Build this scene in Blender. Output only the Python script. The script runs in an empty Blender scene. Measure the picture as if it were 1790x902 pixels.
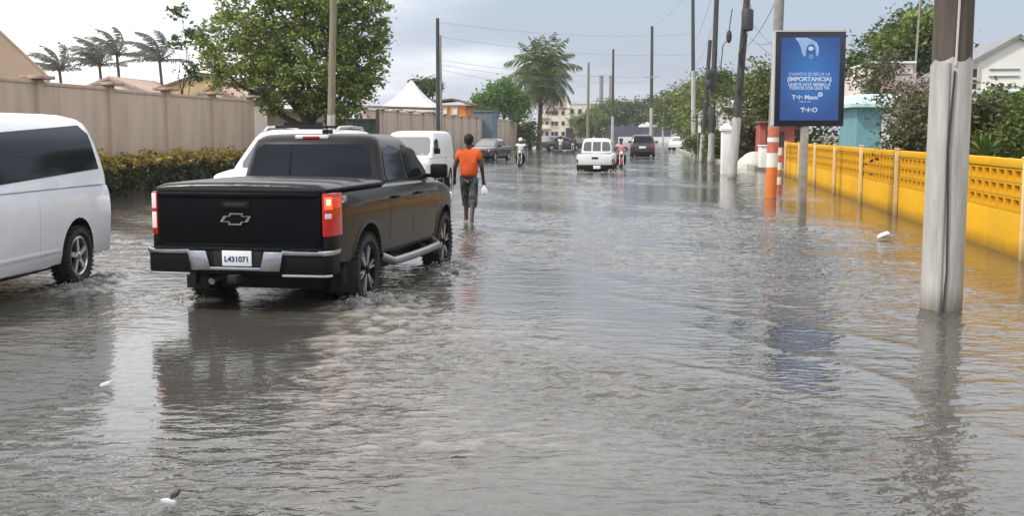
import bpy, bmesh, math, random
import numpy as np
from mathutils import Vector, Matrix
S = bpy.context.scene
COL = S.collection
random.seed(7); RNG = np.random.default_rng(7)
PI = math.pi; sin, cos = math.sin, math.cos

# ------------------------------------------------------------------ camera
cd = bpy.data.cameras.new('camera'); cam = bpy.data.objects.new('camera', cd); COL.objects.link(cam)
cam.location = (0, 0, 1.75)
cam.rotation_euler = (PI/2 - math.atan(218/2000), 0, 0)
cd.sensor_width = 36; cd.lens = 36*2000/1790; cd.clip_start = 0.05; cd.clip_end = 6000
S.camera = cam

# ------------------------------------------------------------------ light, sky, exposure
SUN_AZ = math.radians(-118)     # to the left and a little behind the camera
SUN_EL = math.radians(48)
BANK_AZ = math.radians(-58)     # the bright cloud bank over the left of the street
W = bpy.data.worlds.new('World'); S.world = W; W.use_nodes = True
wn = W.node_tree; wn.nodes.clear()
def N(t, ty, **kw):
    n = t.nodes.new(ty)
    for k, v in kw.items():
        if hasattr(n, k): setattr(n, k, v)
    return n
def LK(t, a, b): t.links.new(a, b)
sky = N(wn, 'ShaderNodeTexSky', sky_type='NISHITA', sun_disc=False, sun_elevation=SUN_EL, sun_rotation=SUN_AZ,
        air_density=1.0, dust_density=2.5, ozone_density=1.2, altitude=0)
tc = N(wn, 'ShaderNodeTexCoord')
sep = N(wn, 'ShaderNodeSeparateXYZ'); LK(wn, tc.outputs['Generated'], sep.inputs[0])
zc = N(wn, 'ShaderNodeMath', operation='ADD'); LK(wn, sep.outputs[2], zc.inputs[0]); zc.inputs[1].default_value = 0.16
zm = N(wn, 'ShaderNodeMath', operation='MAXIMUM'); LK(wn, zc.outputs[0], zm.inputs[0]); zm.inputs[1].default_value = 0.05
dv = N(wn, 'ShaderNodeVectorMath', operation='DIVIDE'); LK(wn, tc.outputs['Generated'], dv.inputs[0])
cb = N(wn, 'ShaderNodeCombineXYZ')
for i in range(3): LK(wn, zm.outputs[0], cb.inputs[i])
LK(wn, cb.outputs[0], dv.inputs[1])
cn = N(wn, 'ShaderNodeTexNoise', noise_dimensions='3D'); LK(wn, dv.outputs[0], cn.inputs['Vector'])
cn.inputs['Scale'].default_value = 0.55; cn.inputs['Detail'].default_value = 6; cn.inputs['Roughness'].default_value = 0.5
# one bright cloud bank
sd = N(wn, 'ShaderNodeVectorMath', operation='DOT_PRODUCT'); LK(wn, tc.outputs['Generated'], sd.inputs[0])
sd.inputs[1].default_value = (sin(BANK_AZ)*cos(0.25), cos(BANK_AZ)*cos(0.25), sin(0.25))
sm = N(wn, 'ShaderNodeMapRange'); LK(wn, sd.outputs['Value'], sm.inputs[0])
sm.inputs[1].default_value = 0.42; sm.inputs[2].default_value = 0.80; sm.inputs[3].default_value = -0.12; sm.inputs[4].default_value = 0.34
ad = N(wn, 'ShaderNodeMath', operation='ADD'); LK(wn, cn.outputs['Fac'], ad.inputs[0]); LK(wn, sm.outputs[0], ad.inputs[1])
cr = N(wn, 'ShaderNodeMapRange', interpolation_type='SMOOTHSTEP'); LK(wn, ad.outputs[0], cr.inputs[0])
cr.inputs[1].default_value = 0.42; cr.inputs[2].default_value = 0.86; cr.inputs[3].default_value = 0.0; cr.inputs[4].default_value = 1.0
c1 = N(wn, 'ShaderNodeMapRange', interpolation_type='SMOOTHSTEP'); LK(wn, cn.outputs['Fac'], c1.inputs[0])
c1.inputs[1].default_value = 0.36; c1.inputs[2].default_value = 0.62
cz = N(wn, 'ShaderNodeMapRange', interpolation_type='SMOOTHSTEP'); LK(wn, sep.outputs[2], cz.inputs[0])      # fades out low down the overhead clouds added out of view to brighten shaded faces
cz.inputs[1].default_value = 0.10; cz.inputs[2].default_value = 0.34
cy = N(wn, 'ShaderNodeMath', operation='MULTIPLY'); LK(wn, c1.outputs[0], cy.inputs[0]); LK(wn, cz.outputs[0], cy.inputs[1])
cmx = N(wn, 'ShaderNodeMath', operation='MAXIMUM'); LK(wn, cr.outputs[0], cmx.inputs[0]); LK(wn, cy.outputs[0], cmx.inputs[1])
hz = N(wn, 'ShaderNodeMix', data_type='RGBA'); hz.inputs[0].default_value = 0.80
LK(wn, sky.outputs[0], hz.inputs[6]); hz.inputs[7].default_value = (2.85, 3.25, 3.95, 1)       # thin high haze
mx = N(wn, 'ShaderNodeMix', data_type='RGBA'); LK(wn, cmx.outputs[0], mx.inputs[0])
LK(wn, hz.outputs[2], mx.inputs[6]); mx.inputs[7].default_value = (9.6, 9.6, 9.9, 1)            # bright cloud
bg = N(wn, 'ShaderNodeBackground'); LK(wn, mx.outputs[2], bg.inputs[0]); bg.inputs[1].default_value = 0.145
wo = N(wn, 'ShaderNodeOutputWorld'); LK(wn, bg.outputs[0], wo.inputs[0])
sl = bpy.data.lights.new('sun', 'SUN'); so = bpy.data.objects.new('sun', sl); COL.objects.link(so)
sl.energy = 2.5; sl.angle = math.radians(6); sl.color = (1.0, 0.93, 0.82)
sdir = Vector((sin(SUN_AZ)*cos(SUN_EL), cos(SUN_AZ)*cos(SUN_EL), sin(SUN_EL)))
so.rotation_euler = sdir.to_track_quat('Z', 'Y').to_euler()
S.view_settings.view_transform = 'Standard'; S.view_settings.look = 'None'
S.view_settings.exposure = 0.32; S.view_settings.gamma = 1.0
S.cycles.max_bounces = 6; S.cycles.transparent_max_bounces = 4

# ------------------------------------------------------------------ materials
def mat(name, col, rough=0.6, metal=0.0, spec=0.5, var=0.0, vscale=3.0, bump=0.0, bscale=20.0, coat=0.0, emit=None, estr=0.0,
        col2=None, stretch=None, island=0.0, trans=0.0, ramp=None):
    m = bpy.data.materials.new(name); m.use_nodes = True
    t = m.node_tree; p = t.nodes['Principled BSDF']
    p.inputs['Base Color'].default_value = (*col, 1); p.inputs['Roughness'].default_value = rough
    p.inputs['Metallic'].default_value = metal; p.inputs['Specular IOR Level'].default_value = spec
    p.inputs['Coat Weight'].default_value = coat; p.inputs['Coat Roughness'].default_value = 0.04
    if emit: p.inputs['Emission Color'].default_value = (*emit, 1); p.inputs['Emission Strength'].default_value = estr
    co = N(t, 'ShaderNodeTexCoord'); vec = co.outputs['Object']
    if stretch:
        mp = N(t, 'ShaderNodeMapping'); mp.inputs['Scale'].default_value = stretch; LK(t, vec, mp.inputs[0]); vec = mp.outputs[0]
    src = None
    if var or col2:
        n = N(t, 'ShaderNodeTexNoise'); LK(t, vec, n.inputs['Vector']); n.inputs['Scale'].default_value = vscale
        n.inputs['Detail'].default_value = 8; n.inputs['Roughness'].default_value = 0.62
        r = N(t, 'ShaderNodeValToRGB'); LK(t, n.outputs['Fac'], r.inputs[0])
        a, b = ramp or (0.34, 0.68)
        r.color_ramp.elements[0].position = a; r.color_ramp.elements[1].position = b
        c2 = col2 or tuple(min(1, c*(1+var)) for c in col)
        c1 = col if col2 else tuple(c*(1-var) for c in col)
        r.color_ramp.elements[0].color = (*c1, 1); r.color_ramp.elements[1].color = (*c2, 1)
        src = r.outputs[0]
    if island:
        g = N(t, 'ShaderNodeNewGeometry'); h = N(t, 'ShaderNodeHueSaturation')
        if src: LK(t, src, h.inputs['Color'])
        else: h.inputs['Color'].default_value = (*col, 1)
        q = N(t, 'ShaderNodeMapRange'); LK(t, g.outputs['Random Per Island'], q.inputs[0])
        q.inputs[3].default_value = 1-island; q.inputs[4].default_value = 1+island; LK(t, q.outputs[0], h.inputs['Value'])
        q2 = N(t, 'ShaderNodeMapRange'); LK(t, g.outputs['Random Per Island'], q2.inputs[0])
        q2.inputs[3].default_value = 0.5-island*0.05; q2.inputs[4].default_value = 0.5+island*0.03; LK(t, q2.outputs[0], h.inputs['Hue'])
        src = h.outputs[0]
    if src: LK(t, src, p.inputs['Base Color'])
    if trans:
        td = N(t, 'ShaderNodeBsdfTranslucent')
        if src: LK(t, src, td.inputs[0])
        else: td.inputs[0].default_value = (*col, 1)
        mxs = N(t, 'ShaderNodeMixShader'); mxs.inputs[0].default_value = trans
        LK(t, p.outputs[0], mxs.inputs[1]); LK(t, td.outputs[0], mxs.inputs[2])
        LK(t, mxs.outputs[0], t.nodes['Material Output'].inputs[0])
    if bump:
        n2 = N(t, 'ShaderNodeTexNoise'); LK(t, vec, n2.inputs['Vector']); n2.inputs['Scale'].default_value = bscale
        n2.inputs['Detail'].default_value = 6
        b = N(t, 'ShaderNodeBump'); b.inputs['Strength'].default_value = bump; b.inputs['Distance'].default_value = 0.02
        LK(t, n2.outputs['Fac'], b.inputs['Height']); LK(t, b.outputs[0], p.inputs['Normal'])
    return m
M = {}
M['black_paint'] = mat('black_paint', (.004,.0045,.006), .45, spec=.08, coat=.0, var=.25, vscale=6)
M['truck_paint'] = mat('dark_bronze_paint', (.012,.009,.008), .36, spec=.16, coat=.30, var=.25, vscale=3)
M['black_plastic'] = mat('black_plastic', (.008,.008,.009), .55, spec=.12, var=.3, bump=.15, bscale=60)
M['vinyl'] = mat('tonneau_vinyl', (.012,.013,.015), .28, spec=.35, var=.3, vscale=4, bump=.3, bscale=9)
M['chrome'] = mat('dull_chrome', (.55,.55,.56), .16, metal=1.0, var=.2, vscale=5)
M['alloy'] = mat('alloy_silver', (.62,.62,.63), .28, metal=.9)
M['step_metal'] = mat('satin_step_metal', (.26,.26,.26), .35, metal=.8)
M['rubber'] = mat('tyre_rubber', (.017,.017,.017), .75, var=.4, vscale=8)
M['dark'] = mat('dark_underbody', (.008,.008,.008), .8)
M['glass'] = mat('tinted_glass', (.010,.014,.021), .05, spec=.22)
M['glass_mid'] = mat('car_glass', (.10,.105,.11), .05, spec=.6)
M['glass_light'] = mat('windscreen_glass', (.22,.22,.22), .05, spec=.8)
M['white_paint'] = mat('white_car_paint', (.84,.86,.88), .3, coat=.6, var=.05, vscale=2)
M['white_paint_dirty'] = mat('old_white_paint', (.74,.75,.74), .4, coat=.2, var=.08, vscale=3)
M['red_lens'] = mat('red_lens', (.42,.012,.010), .15, coat=.6)
M['lens_pink'] = mat('pale_pink_lens', (.80,.62,.62), .15, coat=.5, emit=(1,.55,.5), estr=.25)
M['brake_lit2'] = mat('red_lens_lit_side', (.5,.02,.012), .2, emit=(1.0,.06,.02), estr=.30)
M['red_lens_lit'] = mat('red_lens_glowing', (.42,.012,.010), .15, coat=.4, emit=(1.0,.04,.02), estr=.05)
M['brake_lit'] = mat('lit_brake_lamp', (.9,.1,.05), .3, emit=(1.0,.14,.05), estr=1.0)
M['brake_core'] = mat('lit_brake_bulb', (.95,.4,.2), .3, emit=(1.0,.50,.30), estr=1.8)
M['lens_clear'] = mat('clear_lens', (.7,.7,.72), .12, coat=.8)
M['plate'] = mat('plate_white', (.75,.77,.80), .5)
M['plate_blue'] = mat('plate_print', (.03,.045,.12), .5)
M['amber'] = mat('amber_lens', (.7,.22,.02), .2)
M['maroon'] = mat('maroon_paint', (.045,.02,.024), .35, coat=.8)
M['brown_paint'] = mat('brown_car_paint', (.06,.042,.035), .4, coat=.5)
M['suv_black'] = mat('charcoal_paint', (.02,.018,.022), .35, coat=.8)
M['wall_beige'] = mat('beige_render', (.54,.43,.335), .85, var=.06, vscale=1.6, bump=.25, bscale=12, col2=(.41,.315,.24), stretch=(1,1,.22), ramp=(.34,.72))
M['wall_cap'] = mat('weathered_concrete_cap', (.36,.29,.22), .9, var=.3, vscale=4, bump=.4)
M['house_beige'] = mat('beige_gable', (.54,.41,.30), .85, var=.07, vscale=.8)
M['yellow'] = mat('yellow_wall_paint', (.66,.35,.010), .8, spec=.15, var=.09, vscale=1.1, bump=.3, bscale=14, col2=(.70,.38,.018))
M['yellow_block'] = mat('yellow_block_paint', (.67,.36,.011), .8, spec=.15, var=.1, vscale=4, bump=.2, bscale=14, col2=(.60,.30,.009))
M['cream_post'] = mat('cream_post_paint', (.72,.56,.29), .6, var=.12, vscale=6)
M['pole_white'] = mat('worn_whitewash', (.53,.52,.49), .85, var=.16, vscale=3, bump=.5, bscale=9, stretch=(3,3,.35), col2=(.34,.335,.32))
M['pole_wood'] = mat('weathered_brown_wood', (.065,.052,.041), .85, bump=.6, bscale=14, stretch=(4,4,.25), col2=(.115,.093,.074), vscale=5)
M['pole_grey'] = mat('grey_concrete_pole', (.27,.26,.235), .85, var=.2, vscale=3, bump=.2)
M['pole_olive'] = mat('olive_wood_pole', (.22,.20,.13), .85, var=.2, vscale=3, stretch=(3,3,.4))
M['pole_dark'] = mat('dark_wood_pole', (.055,.055,.055), .85, var=.3, vscale=3, stretch=(3,3,.4))
M['conduit'] = mat('conduit_grey', (.50,.50,.48), .5)
M['crack'] = mat('split_seam', (.05,.05,.05), .9)
M['orange'] = mat('orange_band_paint', (.72,.20,.035), .6, var=.12, vscale=5)
M['white_band'] = mat('white_band_paint', (.80,.78,.74), .6, var=.08, vscale=5)
M['red_band'] = mat('red_band_paint', (.55,.16,.10), .6, var=.2, vscale=8)
M['steel_post'] = mat('galvanised_post', (.33,.30,.25), .55, metal=.4, var=.25, vscale=5)
M['sign_frame'] = mat('sign_frame_navy', (.010,.012,.028), .4)
M['sign_blue'] = mat('poster_blue', (.022,.07,.24), .3, col2=(.035,.04,.15), vscale=1.4)
_t = M['sign_blue'].node_tree; _c = N(_t, 'ShaderNodeTexCoord'); _m = N(_t, 'ShaderNodeMapping'); LK(_t, _c.outputs['Object'], _m.inputs[0])
_m.inputs['Location'].default_value = (-.10,0,-2.78); _m.inputs['Scale'].default_value = (1.15,0,.95)
_l = N(_t, 'ShaderNodeVectorMath', operation='LENGTH'); LK(_t, _m.outputs[0], _l.inputs[0])
_r = N(_t, 'ShaderNodeValToRGB'); LK(_t, _l.outputs['Value'], _r.inputs[0]); _r.color_ramp.elements[0].color = (.035,.20,.56,1); _r.color_ramp.elements[1].color = (.03,.085,.29,1); _r.color_ramp.elements[1].position = .85
LK(_t, _r.outputs[0], _t.nodes['Principled BSDF'].inputs['Base Color'])   # printed glow behind the hand
M['sign_hand'] = mat('poster_pale_blue', (.30,.48,.74), .4, var=.15, vscale=4)
M['sign_text'] = mat('poster_lettering', (.55,.66,.88), .4)
M['sign_mid'] = mat('poster_mid_blue', (.03,.16,.42), .3)
M['wire'] = mat('wire', (.22,.23,.25), .7)
M['iron'] = mat('dark_iron', (.035,.035,.037), .6, var=.3)
M['cream_wall'] = mat('cream_facade', (.80,.72,.60), .85, var=.07, vscale=.5)
M['white_wall'] = mat('white_facade', (.80,.79,.77), .8, var=.06, vscale=1)
M['pink_wall'] = mat('pale_pink_facade', (.76,.66,.62), .85, var=.1, vscale=1.2)
M['teal'] = mat('teal_wall_paint', (.15,.33,.38), .7, var=.1, vscale=2)
M['teal_trim'] = mat('pale_teal_roof', (.48,.70,.68), .7, var=.1, vscale=2)
M['white_door'] = mat('white_door', (.70,.76,.82), .5)
M['red_wall'] = mat('red_kiosk_paint', (.42,.10,.075), .7, var=.15, vscale=2)
M['orange_wall'] = mat('orange_facade', (.58,.22,.055), .7, var=.25, vscale=1.5)
M['ochre_wall'] = mat('ochre_facade', (.52,.41,.22), .85, var=.15, vscale=1.5)
M['roof_brown'] = mat('rusty_brown_roof', (.17,.12,.09), .85, var=.3, vscale=2, bump=.4)
M['roof_grey'] = mat('grey_roof', (.24,.24,.25), .8, var=.2, vscale=2)
M['roof_pink'] = mat('faded_pink_roof', (.48,.34,.28), .85, var=.2, vscale=2)
M['blue_fence'] = mat('blue_violet_sheet', (.085,.08,.125), .7, var=.25, vscale=1)
M['slate'] = mat('blue_grey_paint', (.13,.18,.22), .8, var=.2)
M['window_dark'] = mat('window_dark', (.03,.03,.033), .15, spec=.6)
M['frame_cream'] = mat('window_frame', (.55,.50,.42), .7)
M['tent'] = mat('white_tent_cloth', (.84,.83,.82), .7, trans=.25)
M['garage'] = mat('dark_brown_door', (.055,.032,.024), .7, var=.3)
M['gate_green'] = mat('dark_green_gate', (.018,.03,.026), .6, var=.3)
M['bark'] = mat('tree_bark', (.05,.04,.032), .95, var=.35, vscale=6, bump=.7, bscale=18, stretch=(2,2,.5))
M['palm_bark'] = mat('palm_bark', (.13,.11,.085), .95, var=.3, vscale=6, bump=.6)
def leafmat(n, c, c2, isl=.32, vs=.6, tr=.3): return mat(n, c, .5, spec=.35, col2=c2, vscale=vs, island=isl, trans=tr, ramp=(.38,.64))
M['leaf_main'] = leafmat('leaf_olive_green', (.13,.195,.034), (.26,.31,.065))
M['leaf_dark'] = leafmat('leaf_dark_green', (.055,.10,.022), (.11,.165,.045), .35)
M['leaf_olive'] = leafmat('leaf_dry_olive', (.095,.135,.030), (.165,.195,.05), .35)
M['leaf_bright'] = leafmat('leaf_bright_green', (.09,.20,.03), (.14,.25,.05))
M['leaf_brown'] = leafmat('leaf_brownish_bougainvillea', (.095,.08,.04), (.12,.145,.055), .4, .9)
M['leaf_pink'] = leafmat('pale_bract', (.42,.30,.25), (.50,.38,.30), .25, .9)
M['leaf_hedge'] = leafmat('croton_dark_leaf', (.035,.05,.018), (.06,.07,.02), .4, 2)
M['leaf_gold'] = leafmat('croton_gold_leaf', (.36,.26,.05), (.44,.33,.08), .3, 2)
M['frond'] = leafmat('palm_frond_green', (.075,.115,.025), (.125,.16,.04), .3, .4)
M['frond_dry'] = leafmat('palm_frond_dry', (.17,.14,.05), (.20,.17,.07), .3, .4)
M['frond_far'] = leafmat('palm_frond_dull', (.15,.17,.14), (.20,.21,.17), .2, .4)
M['earth'] = mat('earth', (.17,.14,.10), .95, var=.3, vscale=.6, bump=.5, bscale=5)
M['kerb'] = mat('kerb_concrete', (.36,.35,.32), .9, var=.25, vscale=3, bump=.3)
M['grass'] = mat('verge_grass', (.11,.115,.05), .9, var=.4, vscale=4, bump=.8, bscale=12)
M['skin'] = mat('dark_skin', (.036,.019,.013), .5, var=.1)
M['hair'] = mat('black_hair', (.010,.009,.008), .8)
M['shirt_orange'] = mat('orange_shirt', (.66,.095,.012), .85, var=.12, vscale=9, bump=.5, bscale=14)
M['shorts'] = mat('camo_shorts', (.026,.029,.026), .9, col2=(.10,.108,.098), vscale=11, ramp=(.47,.55))
M['shirt_white'] = mat('white_shirt', (.72,.72,.72), .85, var=.08, vscale=9)
M['shirt_pink'] = mat('pink_shirt', (.60,.33,.34), .85, var=.1, vscale=9)
M['shirt_dark'] = mat('dark_shirt', (.05,.05,.065), .85)
M['trousers'] = mat('dark_trousers', (.025,.026,.032), .9)
M['bag_white'] = mat('white_plastic', (.82,.83,.84), .4, trans=.2)
M['shoe'] = mat('worn_sandal', (.03,.025,.02), .8)
M['litter_dark'] = mat('wet_leaf', (.06,.05,.03), .6)
M['tower'] = mat('hazy_grey_concrete', (.20,.195,.21), .9, var=.15, vscale=.2)
M['boulder'] = mat('pale_plaster_mound', (.58,.60,.52), .85, var=.15, vscale=2, bump=.4)

def tide(m, z0, z1, col, amt=.8):
    """a damp, silty stain above the waterline (object z = height over the water)"""
    t = m.node_tree; p = t.nodes['Principled BSDF']; src = p.inputs['Base Color'].links[0].from_socket
    c = N(t, 'ShaderNodeTexCoord'); sp_ = N(t, 'ShaderNodeSeparateXYZ'); LK(t, c.outputs['Object'], sp_.inputs[0])
    n = N(t, 'ShaderNodeTexNoise'); n.inputs['Scale'].default_value = 2.2; n.inputs['Detail'].default_value = 6; LK(t, c.outputs['Object'], n.inputs['Vector'])
    a = N(t, 'ShaderNodeMath', operation='MULTIPLY_ADD'); LK(t, n.outputs['Fac'], a.inputs[0]); a.inputs[1].default_value = -.35*(z1+.25); LK(t, sp_.outputs[2], a.inputs[2])
    r = N(t, 'ShaderNodeMapRange'); LK(t, a.outputs[0], r.inputs[0]); r.inputs[1].default_value = z0; r.inputs[2].default_value = z1; r.inputs[3].default_value = amt; r.inputs[4].default_value = 0
    x = N(t, 'ShaderNodeMix', data_type='RGBA'); LK(t, r.outputs[0], x.inputs[0]); LK(t, src, x.inputs[6]); x.inputs[7].default_value = (*col, 1); LK(t, x.outputs[2], p.inputs['Base Color'])
tide(M['white_paint'], .20, .55, (.45,.42,.37), .28)
tide(M['truck_paint'], .42, .85, (.055,.047,.040), .5)
tide(M['yellow'], -.05, .16, (.20,.11,.02), .75)
tide(M['pole_white'], -.08, .18, (.16,.15,.125), .85)
tide(M['cream_post'], -.05, .25, (.30,.20,.09), .7)
tide(M['beige_render'] if 'beige_render' in M else M['wall_beige'], .1, 1.1, (.34,.27,.20), .6)
# ------------------------------------------------------------------ mesh helpers
class MB:
    def __init__(s): s.v = []; s.f = []; s.m = []; s.mi = 0
    def add(s, vs, fs):
        b = len(s.v); s.v += [tuple(p) for p in vs]; s.f += [tuple(i+b for i in f) for f in fs]; s.m += [s.mi]*len(fs); return s
    def box(s, c, d, rz=0.0, rx=0.0, ry=0.0):
        R = Matrix.Rotation(rz, 3, 'Z') @ Matrix.Rotation(ry, 3, 'Y') @ Matrix.Rotation(rx, 3, 'X')
        vs = [Vector(c) + R @ Vector((sx*d[0]/2, sy*d[1]/2, sz*d[2]/2)) for sx in (-1,1) for sy in (-1,1) for sz in (-1,1)]
        return s.add(vs, [(0,1,3,2),(4,6,7,5),(0,4,5,1),(2,3,7,6),(0,2,6,4),(1,5,7,3)])
    def prism(s, poly, fn, a, b):
        n = len(poly); vs = [fn(p, a) for p in poly] + [fn(p, b) for p in poly]
        fs = [tuple(range(n-1, -1, -1)), tuple(range(n, 2*n))] + [(i, (i+1) % n, n+(i+1) % n, n+i) for i in range(n)]
        return s.add(vs, fs)
    def rings(s, rs, cap=True, closed=False):
        n = len(rs[0]); vs = [p for r in rs for p in r]; fs = []
        K = len(rs)
        for k in range(K if closed else K-1):
            a = k*n; b = ((k+1) % K)*n
            fs += [(a+i, a+(i+1) % n, b+(i+1) % n, b+i) for i in range(n)]
        if cap and not closed:
            fs += [tuple(range(n-1, -1, -1)), tuple((K-1)*n+i for i in range(n))]
        return s.add(vs, fs)
    def tube(s, pts, r, n=8, cap=True):
        pts = [Vector(p) for p in pts]; rs = []
        if not hasattr(r, '__len__'): r = [r]*len(pts)
        up = Vector((0,0,1))
        for i, p in enumerate(pts):
            d = (pts[min(i+1, len(pts)-1)] - pts[max(i-1, 0)]).normalized()
            ref = up if abs(d.z) < .9 else Vector((0,1,0))
            a = d.cross(ref).normalized(); b = a.cross(d).normalized()
            rs.append([p + (a*cos(2*PI*k/n) + b*sin(2*PI*k/n))*r[i] for k in range(n)])
        return s.rings(rs, cap)
    def lathe(s, prof, n=24, axis='x', c=(0,0,0), cap=True):
        rs = []
        for (r, t) in prof:
            ring = []
            for k in range(n):
                a = 2*PI*k/n
                if axis == 'x': p = (c[0]+t, c[1]+r*cos(a), c[2]+r*sin(a))
                elif axis == 'y': p = (c[0]+r*cos(a), c[1]+t, c[2]+r*sin(a))
                else: p = (c[0]+r*cos(a), c[1]+r*sin(a), c[2]+t)
                ring.append(p)
            rs.append(ring)
        return s.rings(rs, cap)
    def ball(s, c, r, n=10, m=7):
        rs = []
        for j in range(1, m):
            t = PI*j/m
            rs.append([(c[0]+r[0]*sin(t)*cos(2*PI*k/n), c[1]+r[1]*sin(t)*sin(2*PI*k/n), c[2]-r[2]*cos(t)) for k in range(n)])
        return s.rings(rs, True)
    def build(s, name, mats, parent=None, smooth=False, bevel=0.0, seg=2, ang=35, loc=None):
        me = bpy.data.meshes.new(name); me.from_pydata(s.v, [], s.f); me.update()
        mats = mats if isinstance(mats, (list, tuple)) else [mats]
        for m in mats: me.materials.append(m)
        if len(mats) > 1: me.polygons.foreach_set('material_index', s.m)
        bm = bmesh.new(); bm.from_mesh(me)
        bmesh.ops.recalc_face_normals(bm, faces=bm.faces)
        if bevel:
            es = [e for e in bm.edges if len(e.link_faces) == 2 and e.calc_face_angle(0) > math.radians(ang)]
            if es: bmesh.ops.bevel(bm, geom=es, offset=bevel, segments=seg, profile=.5, affect='EDGES', clamp_overlap=True)
        bm.to_mesh(me); bm.free()
        if smooth or bevel:
            me.polygons.foreach_set('use_smooth', [True]*len(me.polygons)); me.set_sharp_from_angle(angle=math.radians(ang))
        return link(name, me, parent, loc)
def link(name, me, parent=None, loc=None):
    o = bpy.data.objects.new(name, me); COL.objects.link(o)
    if parent: o.parent = parent
    if loc: o.location = loc
    return o
def raw(name, V, F, m, parent=None, smooth=False):
    """numpy verts (n,3), quads (m,4)"""
    me = bpy.data.meshes.new(name); V = np.asarray(V, np.float32); F = np.asarray(F, np.int32)
    me.vertices.add(len(V)); me.vertices.foreach_set('co', V.ravel())
    k = F.shape[1]; me.loops.add(F.size); me.loops.foreach_set('vertex_index', F.ravel())
    me.polygons.add(len(F)); me.polygons.foreach_set('loop_start', np.arange(0, F.size, k, dtype=np.int32))
    me.update(calc_edges=True); me.validate()
    for q in (m if isinstance(m, (list, tuple)) else [m]): me.materials.append(q)
    if smooth: me.polygons.foreach_set('use_smooth', [True]*len(F))
    return link(name, me, parent)
def tag(o, label=None, cat=None, group=None, kind=None):
    if label: o['label'] = label
    if cat: o['category'] = cat
    if group: o['group'] = group
    if kind: o['kind'] = kind
    return o
def thing(name, label, cat, loc=(0,0,0), rz=0.0, group=None):
    o = bpy.data.objects.new(name, None); COL.objects.link(o); o.location = loc; o.rotation_euler = (0,0,rz)
    o.empty_display_size = .3
    return tag(o, label, cat, group)
def inst(name, src, parent, loc=(0,0,0), rz=0.0, scale=None):
    o = src.copy(); o.name = name; COL.objects.link(o); o.parent = parent; o.location = loc; o.rotation_euler = (0,0,rz)
    if scale: o.scale = scale
    return o
def text_mesh(body, size, m, name, parent, loc, rot, depth=.003, align='CENTER', shear=0.0, bold=0.0):
    c = bpy.data.curves.new('t', 'FONT'); c.body = body; c.size = size; c.extrude = depth; c.align_x = align; c.align_y = 'CENTER'
    c.shear = shear; c.offset = bold
    o = bpy.data.objects.new('t', c); COL.objects.link(o); bpy.context.view_layer.update()
    me = bpy.data.meshes.new_from_object(o.evaluated_get(bpy.context.evaluated_depsgraph_get()))
    bpy.data.objects.remove(o); me.name = name; me.materials.clear(); me.materials.append(m)
    q = link(name, me, parent, loc); q.rotation_euler = rot
    return q

# ------------------------------------------------------------------ value noise for the water mesh
def vnoise(x, y, seed):
    r = np.random.default_rng(seed); T = r.random((256, 256)).astype(np.float64)
    xi = np.floor(x).astype(int); yi = np.floor(y).astype(int); fx = x-xi; fy = y-yi
    fx = fx*fx*fx*(fx*(fx*6-15)+10); fy = fy*fy*fy*(fy*(fy*6-15)+10)
    a = T[xi & 255, yi & 255]; b = T[(xi+1) & 255, yi & 255]; c = T[xi & 255, (yi+1) & 255]; d = T[(xi+1) & 255, (yi+1) & 255]
    return (a*(1-fx)+b*fx)*(1-fy)+(c*(1-fx)+d*fx)*fy
def fbm(x, y, seed, o=4):
    s = 0; a = .5; t = 0
    for k in range(o):
        s = s + a*vnoise(x*2**k+17*k, y*2**k+31*k, seed+k); t += a; a *= .5
    return s/t
def sst(a, b, x):
    t = np.clip((x-a)/(b-a), 0, 1); return t*t*(3-2*t)

# ================================================================== SETTING
ROAD = .125                         # the street runs this far to the right of the view axis
def wall_l(y): return -16 + ROAD*y  # line of the beige wall
def wall_r(y): return 7.10 + .1334*(y-15.76)

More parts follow.
